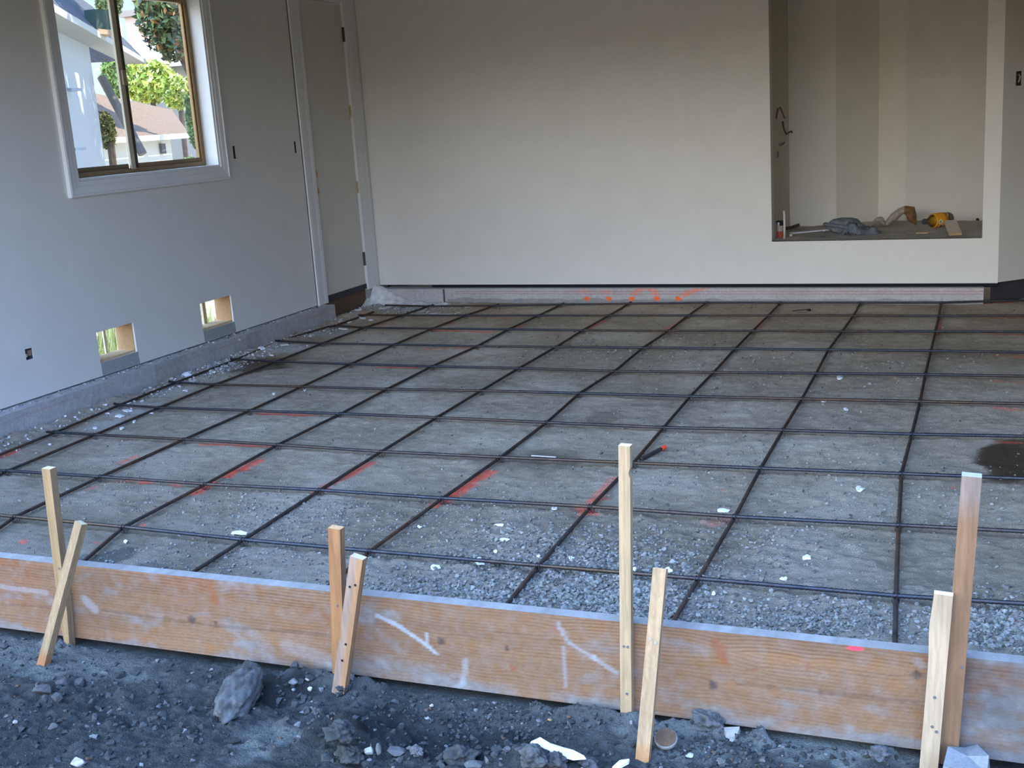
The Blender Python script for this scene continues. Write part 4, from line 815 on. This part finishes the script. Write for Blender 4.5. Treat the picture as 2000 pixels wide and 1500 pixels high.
# ------------------------------------------------------------------ things on the alcove sill
SZ = NZ+.008
def on_sill(px, py): return at_z(px, py, SZ)
p = on_sill(1524, 463); t = empty('spray_can', (p[0], p[1], SZ), label='small can with black cap and red label in alcove corner', cat='can')
h = .105; r = .020
MB().tube([(0, 0, 0), (0, 0, .004), (0, 0, .040)], r, 20, (.50, .11, .05)).build('label_band', M_paint, t)
MB().tube([(0, 0, .040), (0, 0, .072), (0, 0, .078)], r, 20, (.62, .50, .46), rad=[r*.98, r*.98, r*.8]).build('body', M_paint, t)
MB().tube([(0, 0, .078), (0, 0, .100), (0, 0, .104), (0, 0, .108)], r, 20, (.02, .02, .03), rad=[r, r, r*2.1, r*2.0]).build('cap', M_paint, t)
MB().box((-.012, -.0225, .080), (-.002, -.019, .104), (.85, .85, .87)).build('sticker', M_paint, t)
p = on_sill(1532, 466); mb = MB().tube([(0, 0, 0), (.002, 0, .09), (0, .004, .185)], .0075, 10, (.62, .60, .55)); o = mb.build('white_pipe', M_paint, smooth=True); o.location = (p[0], p[1], SZ); tag(o, 'thin white upright pipe standing in the alcove corner', 'pipe')
a, b = on_sill(1546, 457), on_sill(1640, 448); mb = MB(); dv = (b-a); nvec = np.array([-dv[1], dv[0], 0]); nvec = nvec/np.linalg.norm(nvec)*.022
c0 = (a+b)/2; mb.add([tuple(q-c0) for q in (a-nvec, b-nvec, b+nvec, a+nvec)]+[tuple(q-c0+np.array([0, 0, .008])) for q in (a-nvec, b-nvec, b+nvec, a+nvec)], [(0, 3, 2, 1), (4, 5, 6, 7), (0, 1, 5, 4), (1, 2, 6, 5), (2, 3, 7, 6), (3, 0, 4, 7)], (.72, .74, .78))
o = mb.build('metal_strip', M_paint); o.location = (c0[0], c0[1], SZ+.002); tag(o, 'flat pale metal strip lying along the alcove sill at left', 'strip')
p = on_sill(1609, 454); o = hull_rock((.012, .01, .009), 60, col=(.85, .85, .85)).build('plaster_bit', M_white); o.location = (p[0], p[1], SZ+.012); tag(o, 'small bright white crumb beside metal strip on the alcove sill', 'crumb')
p = on_sill(1545, 462); o = hull_rock((.018, .014, .014), 61, col=(.5, .5, .54)).build('plaster_bit', M_white); o.location = (p[0], p[1], SZ+.008); tag(o, 'pale grey plaster bit right of white pipe on sill', 'crumb')
p = on_sill(1608, 463); o = hull_rock((.028, .02, .007), 62, col=(.15, .13, .11)).build('stone_chip', M_stone); o.location = (p[0], p[1], SZ+.004); tag(o, 'flat dark chip at the front of the alcove sill', 'chip')
p = on_sill(1546, 450); o = MB().tube([(-.06, 0, .01), (0, .01, .02), (.05, .03, .035)], .012, 6, (.09, .06, .045)).build('dark_stick', M_stone); o.location = (p[0], p[1], SZ); tag(o, 'short dark stick behind the white pipe in alcove', 'stick')
# crumpled garment: rounded cap-like fold and trailing folds
p = on_sill(1662, 456); t = empty('crumpled_garment', (p[0], p[1], SZ), label='crumpled blue-grey cloth garment on the middle of alcove sill', cat='garment')
mb = clod((.125, .075, .062), 71, (.17, .19, .20), .12, 4, 1.6); mb.v = [(v[0]*(1-.15*(v[2] > 0)), v[1], v[2] if v[2] < .035 else .035+(v[2]-.035)*.35) for v in mb.v]
mb.v = [(v[0]-.045, v[1]+.05, v[2]+.055) for v in mb.v]; mb.build('rounded_fold', M_cloth, t, smooth=True)
ang = np.linspace(0, 2*math.pi, 41); mb = MB().tube([(-.045+.128*math.cos(a_), .035+.080*math.sin(a_), .035+.030*math.cos(a_*1.0+2.6)) for a_ in ang], .014, 8, (.15, .17, .185), cap=False); mb.build('hem', M_cloth, t, smooth=True)
gx3 = np.linspace(-.10, .20, 60); gy3 = np.linspace(-.09, .07, 36); PX, PY = np.meshgrid(gx3, gy3); n_ = fb(PX, PY, 81., 16., 3)
m_ = sstep(0, .35, 1-np.hypot((PX-.06)/.15, (PY+.01)/.085)+.25*n_); hh = m_*(.028+.03*np.abs(n_)+.04*np.exp(-((PX+.0)/.06)**2))-.004
mb = grid_mesh(np.stack([PX, PY, hh], -1), (np.array([.14, .155, .175])*(1+.5*n_)[..., None])); 
keep = (m_ > .02); kf = [f for f in mb.f if all(keep.ravel()[i] for i in f)]; mb.f = kf; mb.build('trailing_folds', M_cloth, t, smooth=True)
# torn paper sack
YP = on_sill(1740, 441)[1]
def puffed(outline, colf, depth, seed):
    P = np.array([at_y(px, py, YP)[[0, 2]] for px, py in outline]); mb = MB(); lo, hi = P.min(0), P.max(0); st = .0075
    us, vs_ = np.arange(lo[0]-st, hi[0]+st, st), np.arange(lo[1]-st, hi[1]+st, st); n_ = len(P)
    def inside(x, z):
        r_ = False
        for i in range(n_):
            (x1, z1), (x2, z2) = P[i], P[i-1]
            if (z1 > z) != (z2 > z) and x < (x2-x1)*(z-z1)/(z2-z1)+x1: r_ = not r_
        return r_
    def dist(x, z):
        m_ = 9.; best = None
        for i in range(n_):
            a_, b_ = P[i], P[i-1]; ab = b_-a_; t_ = max(0, min(1, ((x-a_[0])*ab[0]+(z-a_[1])*ab[1])/(ab@ab))); q_ = a_+ab*t_; d_ = math.hypot(x-q_[0], z-q_[1])
            if d_ < m_: m_, best = d_, q_
        return m_, best
    idx = {}
    for i, x in enumerate(us):
        for k, z in enumerate(vs_):
            ins = inside(x, z); d_, q_ = dist(x, z)
            if not ins and d_ > st*1.45: continue
            xx, zz, h_ = (x, z, d_) if ins else (q_[0], q_[1], 0.)
            idx[(i, k)] = len(mb.v); cr = mnoise.noise((x*45, z*45, seed)); h2 = depth*(1-math.exp(-h_/.02))*(1+.5*cr)
            mb.v.append((xx, YP-h2, max(zz, SZ+.001))); mb.c.append(tuple(np.clip(np.array(colf(x, z))*(1+.35*cr), .01, 1)))
    nf = len(mb.v); mb.v += [(v[0], YP+.6*(YP-v[1])+.01, v[2]) for v in mb.v]; mb.c += [tuple(np.array(c_)*.8) for c_ in mb.c]
    for (i, k) in list(idx):
        q_ = [(i, k), (i+1, k), (i+1, k+1), (i, k+1)]
        if all(t_ in idx for t_ in q_): f_ = tuple(idx[t_] for t_ in q_); mb.f.append(f_); mb.f.append(tuple(j+nf for j in f_[::-1]))
    return mb
c0 = at_y(1740, 441, YP); t = empty('torn_paper_sack', (c0[0], YP, SZ), label='torn cream and brown paper sack bent like an arch on sill', cat='paper sack')
xb = at_y(1766, 420, YP)[0]
part(puffed([(1727, 441), (1729, 432), (1740, 418), (1755, 407), (1768, 402), (1786, 404), (1790, 420), (1791, 441), (1784, 437), (1773, 432), (1769, 419), (1764, 418), (1752, 430), (1740, 438), (1734, 442)], lambda x, z: (.40, .35, .28) if x < xb else (.24, .13, .06), .05, 3), 'arched_sheet', M_cloth, t, smooth=True)
part(puffed([(1692, 442), (1702, 434), (1711, 425), (1721, 423), (1727, 427), (1728, 440), (1722, 437), (1718, 432), (1712, 433), (1708, 439), (1700, 444)], lambda x, z: (.38, .34, .28), .035, 5), 'folded_end', M_cloth, t, smooth=True)
# juice bottle on its side
a = on_sill(1803, 448); b = on_sill(1852, 442); r = .047
t = empty('juice_bottle', (a[0], a[1], SZ), label='orange-labelled clear plastic bottle lying on its side in alcove', cat='bottle')
ax = b-a; ax[2] = 0; yawb = math.atan2(ax[1], ax[0]); t.rotation_euler = (0, 0, yawb)
def lathe(prof_, n_=28, col=(1, 1, 1)):
    mb = MB(); mb.tube([(x_, 0, r+.003) for x_, _ in prof_], r, n_, col, rad=[q for _, q in prof_]); return mb
lathe([(.022, .016), (.034, .018), (.05, .030), (.07, .042), (.085, r*.97), (.19, r*.97), (.198, r), (.215, r), (.228, r*.86), (.232, r*.5)]).build('bottle_body', M_clear, t, smooth=True)
mbl = lathe([(.075, r*.96), (.082, r*1.0), (.11, r*1.01), (.14, r*1.01), (.172, r*1.0)], 48, (.80, .33, .02)); mbl.build('label', M_paint, t, smooth=True)
lab_ = [c_ for c_ in t.children if c_.name.startswith('label')][-1]
def rdisc(x_, a_, rr, col, lift): 
    m = MB(); n_ = 20; vs = []
    for k in range(n_+1):
        q = (0, 0) if k == n_ else (rr*math.cos(k*2*math.pi/n_), rr*math.sin(k*2*math.pi/n_)); an = a_+q[1]/r; R2 = r*1.012+lift; vs.append((x_+q[0], R2*math.cos(an), r+.003+R2*math.sin(an)))
    m.add(vs, [(k, (k+1) % n_, n_) for k in range(n_)], col); return m
for (x_, a_, rr, c1, c2) in [(.105, math.pi+.0+.15, .016, (.75, .78, .45), (.25, .32, .2)), (.120, math.pi+.85, .016, (.85, .8, .7), (.03, .03, .04))]:
    rdisc(x_, a_, rr, c1, .0004).build('label_emblem', M_paint, lab_); rdisc(x_, a_, rr*.6, c2, .0009).build('label_emblem', M_paint, lab_)
lathe([(0, .017), (.004, .019), (.020, .019), (.022, .017)], 20, (.06, .06, .07)).build('cap', M_paint, t)
# wood offcut leaning by the bottle, small chip
p = on_sill(1866, 461); o = MB().box((-.037, 0, 0), (.037, .15, .016), (.46, .37, .28)).box((-.037, -.001, 0), (.037, .0, .016), (.55, .36, .18)).build('wood_offcut', M_wood); o.location = (p[0], p[1], SZ+.004); o.rotation_euler = (.48, 0, .28); tag(o, 'small weathered wood offcut tilted up right of the bottle', 'wood offcut')
p = on_sill(1801, 458); o = MB().box((-.036, -.012, 0), (.036, .012, .008), (.50, .36, .19)).build('wood_chip', M_wood, bevel=.002); o.location = (p[0], p[1], SZ+.006); o.rotation_euler = (0, 0, -.05); tag(o, 'thin tan wood chip in front of the lying bottle', 'chip')
p = on_sill(1917, 438); o = hull_rock((.014, .02, .012), 63, col=(.05, .04, .035)).build('dark_crumb', M_stone); o.location = (NR-.03, 8.55, SZ+.016); tag(o, 'dark crumb in the right rear corner of alcove', 'crumb')
# cables poking out of the alcove's left wall
def cable(pts, r_, label, col=(.14, .11, .10)):
    xw = NL; P = [at_x(px, py, xw+.012+.01*k) for k, (px, py) in enumerate(pts)]; P[0] = at_x(*pts[0], xw-.002)
    mb = MB().tube(P, r_, 6, col); o = mb.build('cable', M_paint); return tag(o, label, 'cable')
cable([(1516, 232), (1519, 213), (1524, 210), (1529, 222), (1533, 231)], .006, 'looped grey cable highest on left alcove side wall', (.16, .11, .10))
cable([(1529, 238), (1531, 252), (1536, 262), (1545, 256), (1547, 259)], .006, 'dark cable end in the middle of left alcove side wall', (.10, .08, .085))
cable([(1532, 278), (1528, 283), (1522, 284)], .005, 'short cable stub lowest but one on left alcove side wall', (.14, .12, .11))
cable([(1520, 296), (1519, 307)], .004, 'thin cable stub lowest on the left alcove side wall', (.2, .17, .15))

# ------------------------------------------------------------------ outside the window
def leaves(center, rad, n_, size, cols, seed, shape=None):
    n_, size = int(n_*2.6), size*.6
    rg = np.random.default_rng(seed); d = rg.normal(size=(n_, 3)); d /= np.linalg.norm(d, axis=1)[:, None]; d *= (rg.random(n_)**.45)[:, None]*np.array(rad); p = d+np.array(center)
    if shape is not None: p = p[[shape(q) for q in p]]; n_ = len(p)
    u = rg.normal(size=(n_, 3)); u /= np.linalg.norm(u, axis=1)[:, None]; v = np.cross(u, rg.normal(size=(n_, 3))); v /= np.linalg.norm(v, axis=1)[:, None]
    s_ = (size*(.5+rg.random(n_)))[:, None]; mb = MB()
    V = np.stack([p-u*s_, p-v*s_*.42, p+u*s_, p+v*s_*.42], 1).reshape(-1, 3); mb.v = V.tolist(); mb.f = np.arange(4*n_).reshape(-1, 4).tolist()
    ci = np.array(cols)[rg.integers(len(cols), size=n_)]*(.6+.8*rg.random(n_))[:, None]; mb.c = np.repeat(ci, 4, 0); return mb
# neighbouring white house: wall recedes from the window
hx = np.array([-.545, .838]); A0 = at_y(60, 330, 8.0); A0 = np.array([A0[0], 8.0])
def on_house(px, py):
    d = ray(px, py); nrm = np.array([hx[1], -hx[0]]); t_ = (nrm@(A0-CAM[:2]))/(nrm@d[:2]); return CAM+d*t_
u_of = lambda P: float((np.asarray(P)[:2]-A0)@hx)
uE = u_of(on_house(196, 250)); zE = on_house(150, 75)[2]
house = empty('white_house', (A0[0], A0[1], -.3), label='white neighbouring house wall with sloping eave in left window pane', cat='house')
def hp(u, dd, z): return (A0[0]+hx[0]*u+hx[1]*dd, A0[1]+hx[1]*u-hx[0]*dd, z)
mb = MB(); F = [hp(-1.0, 0, -.3), hp(uE, 0, -.3), hp(uE, 0, zE+.03), hp(-1.0, 0, zE+.03)]; K = [hp(-1.0, -5, -.3), hp(uE, -5, -.3), hp(uE, -5, zE+.03), hp(-1.0, -5, zE+.03)]
mb.add(F+K, [(0, 1, 2, 3), (1, 5, 6, 2), (5, 4, 7, 6), (4, 0, 3, 7)], (.64, .68, .74)); part(mb, 'wall', M_trim, house)
ze = zE+.02; uR = u_of(on_house(243, 112))
mb = MB().add([hp(-1.3, .30, ze), hp(uR, .30, ze), hp(uR-.35, -.32, ze+.78), hp(-1.3, -.32, ze+.78)], [(0, 1, 2, 3)], (.10, .11, .13)); mb.add([hp(uR, .30, ze), hp(uR-.35, -.32, ze+.78), hp(uR, -5., ze)], [(0, 1, 2)], (.12, .12, .14)); part(mb, 'roof', M_roof, house)
mb = MB().add([hp(-1.3, .31, ze-.06), hp(uR+.02, .31, ze-.06), hp(uR+.02, .31, ze+.01), hp(-1.3, .31, ze+.01)], [(0, 1, 2, 3)], (.70, .70, .68)); mb.add([hp(-1.3, .31, ze-.06), hp(-1.3, 0, ze-.05), hp(uR+.02, 0, ze-.05), hp(uR+.02, .31, ze-.06)], [(0, 1, 2, 3)], (.45, .45, .44)); part(mb, 'fascia', M_trim, house)
def on_roof_chim(px0, py0, px1, py1, yy): a_, b_ = at_y(px0, py0, yy), at_y(px1, py1, yy); return a_, b_
a, b = on_roof_chim(164, 20, 190, 62, 11.0); mb = MB().box((a[0], 11.0, b[2]), (b[0], 11.3, a[2]), (.05, .08, .06)); part(mb, 'roof_vent', M_paint, house)
a, b = on_roof_chim(160, 60, 193, 66, 10.98); mb = MB().box((a[0], 10.98, b[2]), (b[0], 11.35, a[2]), (.45, .30, .18)); part(mb, 'roof_vent_base', M_paint, house)
for (px, py) in [(133, 176), (141, 292)]: q = on_house(px, py); mb = MB().box((q[0]-.06, q[1]-.06, q[2]-.015), (q[0]+.10, q[1]+.10, q[2]+.015), (.4, .42, .45)); part(mb, 'wall_bracket', M_paint, house)
# tan brick chimney beyond
a, b = at_y(198, 45, 21.), at_y(222, 110, 21.); mb = MB().box((a[0], 21., -.3), (b[0], 21.4, a[2]), (.60, .50, .38)); tag(mb.build('brick_chimney', M_stone), 'tan brick chimney beyond white house roof left of window stile', 'chimney')
a, b = at_y(243, 34, 26.), at_y(272, 90, 26.); mb = MB().box((a[0], 26., -.3), (b[0], 26.6, a[2]), (.50, .36, .27)); mb.box((a[0]-.1, 25.9, a[2]), (b[0]+.1, 26.7, a[2]+.15), (.35, .26, .2)); tag(mb.build('tower_chimney', M_stone), 'brown chimney among branches just right of window stile', 'chimney')
# far sunlit roof
fh = empty('far_house', tuple(at_y(310, 120, 24.)), label='far bright white roofed house behind the shrubs', cat='house')
a = at_y(240, 95, 24.); b = at_y(420, 95, 24.); c_ = at_y(300, 72, 28.)
mb = MB().add([(a[0]-1, 24, a[2]-.45), (b[0], 24, a[2]-.55), (b[0], 28, c_[2]+.5), (a[0]-1, 28, c_[2]+.5)], [(0, 1, 2, 3)], (.85, .83, .78)); part(mb, 'roof', M_trim, fh)
mb = MB().box((a[0]-.5, 24.4, -.3), (b[0], 24.6, a[2]-.5), (.25, .23, .2)); part(mb, 'wall', M_trim, fh)
# shed with brown roof
sh_ = empty('garden_shed', tuple(at_y(300, 300, 15.)), label='small shed with brown shingle roof and sunlit white wall', cat='shed')
e0, e1 = at_y(170, 273, 13.2), at_y(370, 261, 16.2); r0, r1 = at_y(185, 182, 15.8), at_y(335, 214, 18.0)
ed = (e1-e0)[:2]; ed /= np.linalg.norm(ed); inn = np.array([-ed[1], ed[0]]); inn = inn if inn[0] < 0 else -inn
ws, we = e0[:2]+inn*.25+ed*.15, e1[:2]+inn*.25-ed*.2; far_ = e1[:2]+inn*2.6
mb = MB().add([tuple(e0), tuple(e1), tuple(r1), tuple(r0)], [(0, 1, 2, 3)], (.235, .165, .115)); mb.add([tuple(e1), (far_[0], far_[1], e1[2]), tuple(r1)], [(0, 1, 2)], (.2, .14, .1))
mb.add([(e0[0]+.02, e0[1], e0[2]-.07), (e1[0]+.02, e1[1], e1[2]-.07), (e1[0]+.02, e1[1], e1[2]+.01), (e0[0]+.02, e0[1], e0[2]+.01)], [(0, 1, 2, 3)], (.85, .83, .78)); part(mb, 'roof', M_roof, sh_)
mb = MB().add([(ws[0], ws[1], -.3), (we[0], we[1], -.3), (we[0], we[1], e1[2]-.05), (ws[0], ws[1], e0[2]-.05), (we[0]+inn[0]*2, we[1]+inn[1]*2, -.3), (we[0]+inn[0]*2, we[1]+inn[1]*2, e1[2]-.05)], [(0, 1, 2, 3), (1, 4, 5, 2)], (.95, .92, .82)); part(mb, 'wall', M_trim, sh_)
q = we+ed*-.35-inn*.03; mb = MB().box((q[0]-.03, q[1]-.05, 1.12), (q[0]+.03, q[1]+.05, 1.28), (.15, .15, .16)); part(mb, 'wall_lamp', M_paint, sh_)
# leaning post
a, b = at_y(198, 150, 12.), at_y(258, 262, 12.); mb = MB().tube([a, b+(b-a)*.35], .055, 8, (.18, .16, .14)); tag(mb.build('leaning_pole', M_paint), 'dark leaning pole crossing in front of shed roof', 'pole')
# shrubs and trees
LG = [(.42, .50, .07), (.60, .62, .12), (.26, .34, .05), (.80, .78, .28)]
def shrub(px, py, Y_, rpx, rpy, label, cols, seed, n_=900, size=.09, name='shrub', cat='shrub'):
    c0 = at_y(px, py, Y_); sx = rpx*Y_/2260*1.1; sz = rpy*Y_/2260*1.1; t_ = empty(name, (c0[0], c0[1], -.3), label=label, cat=cat, group='shrubs and trees outside the window')
    part(leaves(tuple(c0), (sx, sx*.8, sz), n_, size, cols, seed), 'foliage', M_leaf, t_)
    part(MB().tube([(c0[0], c0[1], -.3), (c0[0]+.05, c0[1], c0[2])], .05, 7), 'stem', M_bark, t_); return t_
shrub(290, 160, 19., 62, 42, 'bright yellow-green shrub behind shed roof in right window pane', LG, 1, 2600, .12)
shrub(345, 180, 18.5, 34, 34, 'sunlit green shrub at the right end of the shed roof', LG, 2, 1200, .11)
shrub(226, 150, 17.5, 30, 46, 'green shrub between the white house and the window stile', [(.16, .24, .05), (.28, .36, .08), (.4, .45, .12)], 3, 1400, .11)
shrub(207, 255, 12.5, 20, 40, 'olive bush beside corner of the white house', [(.14, .15, .05), (.24, .22, .08), (.1, .12, .04)], 4, 900, .07)
shrub(378, 235, 14.2, 16, 60, 'dark green creeper at the right edge of window', [(.10, .16, .04), (.2, .28, .06)], 5, 900, .07)
shrub(372, 320, 13.3, 16, 14, 'small leafy plant low at right corner of window', [(.3, .34, .1), (.2, .26, .08)], 6, 250, .06)
def tree(px, py, Y_, rpx, rpy, label, cols, seed, n_, size, tr_px):
    c0 = at_y(px, py, Y_); sx, sz = rpx*Y_/2260, rpy*Y_/2260; t_ = empty('tree', (at_y(tr_px, 250, Y_)[0], Y_, -.3), label=label, cat='tree', group='shrubs and trees outside the window')
    part(leaves(tuple(c0), (sx, sx*.7, sz), n_, size, cols, seed), 'crown', M_leaf, t_)
    b0 = np.array([t_.location[0], Y_, -.3]); mb = MB().tube([b0, b0*.5+c0*.5+np.array([.1, 0, .1]), c0], .09, 8, rad=[.12, .09, .05])
    for k in range(7):
        e_ = c0+np.array([sx*math.cos(k*.9)*.8, 0, sz*math.sin(k*.9)*.8]); mb.tube([c0*.7+b0*.3, (c0+e_)/2, e_], .03, 5, rad=[.04, .025, .01])
    part(mb, 'trunk', M_bark, t_); return t_
tree(338, 25, 15.5, 92, 108, 'leafy tree with orange tinged leaves at window top right', [(.12, .17, .05), (.20, .24, .07), (.45, .22, .07), (.10, .13, .05), (.08, .10, .06)], 11, 1900, .10, 440)
tree(210, -10, 22., 36, 60, 'thin leafy tree top behind window stile at top', [(.12, .17, .05), (.2, .22, .07)], 12, 700, .10, 250)
# crown whose gaps cast the dapples on the white house wall
GAPS = [(on_house(*p_), r_) for p_, r_ in (((150, 142), .17), ((156, 185), .15), ((163, 165), .12), ((131, 156), .09), ((160, 207), .10))]
q = on_house(150, 190); c0 = q+np.array(SUN)*3.6
t_ = empty('tree', (c0[0]+1.2, c0[1]+.8, -.3), label='tall tree over the yard shading the white house wall', cat='tree', group='shrubs and trees outside the window')
mbt = leaves((c0[0], c0[1], c0[2]), (2.4, 1.8, .55), 3600, .14, [(.12, .18, .05), (.2, .26, .07)], 13, shape=lambda p_: p_[2] > 3.0 and all(np.linalg.norm(np.cross(p_-g_, np.array(SUN))) > r_ for g_, r_ in GAPS))
part(mbt, 'crown', M_leaf, t_); part(MB().tube([(c0[0]+1.2, c0[1]+.8, -.3), (c0[0]+.8, c0[1]+.6, c0[2]-.3), (c0[0], c0[1]+.3, c0[2])], .1, 8, rad=[.12, .09, .04]), 'trunk', M_bark, t_)
# grass strip behind the vent holes
mb = MB(); rg = np.random.default_rng(21)
for _ in range(2600):
    x_, y_ = -.35-1.5*rg.random(), 4.8+2.3*rg.random(); hgt = .25+.35*rg.random(); lx, ly = rg.normal()*.08, rg.normal()*.08; c_ = np.array([(.50, .46, .16), (.36, .42, .10), (.60, .54, .26)][rg.integers(3)])
    a_ = rg.random()*3.14; ww = .008; mb.add([(x_-ww*math.cos(a_), y_-ww*math.sin(a_), -.3), (x_+ww*math.cos(a_), y_+ww*math.sin(a_), -.3), (x_+lx, y_+ly, -.3+hgt)], [(0, 1, 2)], tuple(c_))
tag(mb.build('dry_grass', M_leaf), 'yellow-green dry grass seen through the vent holes', 'grass', kind='stuff')

# ------------------------------------------------------------------ look
scene.view_settings.view_transform = 'Standard'; scene.view_settings.look = 'None'; scene.view_settings.exposure = 0.0
scene.cycles.use_denoising = True; scene.cycles.max_bounces = 8; scene.cycles.diffuse_bounces = 5; scene.cycles.transparent_max_bounces = 12
scene.cycles.sample_clamp_indirect = 6
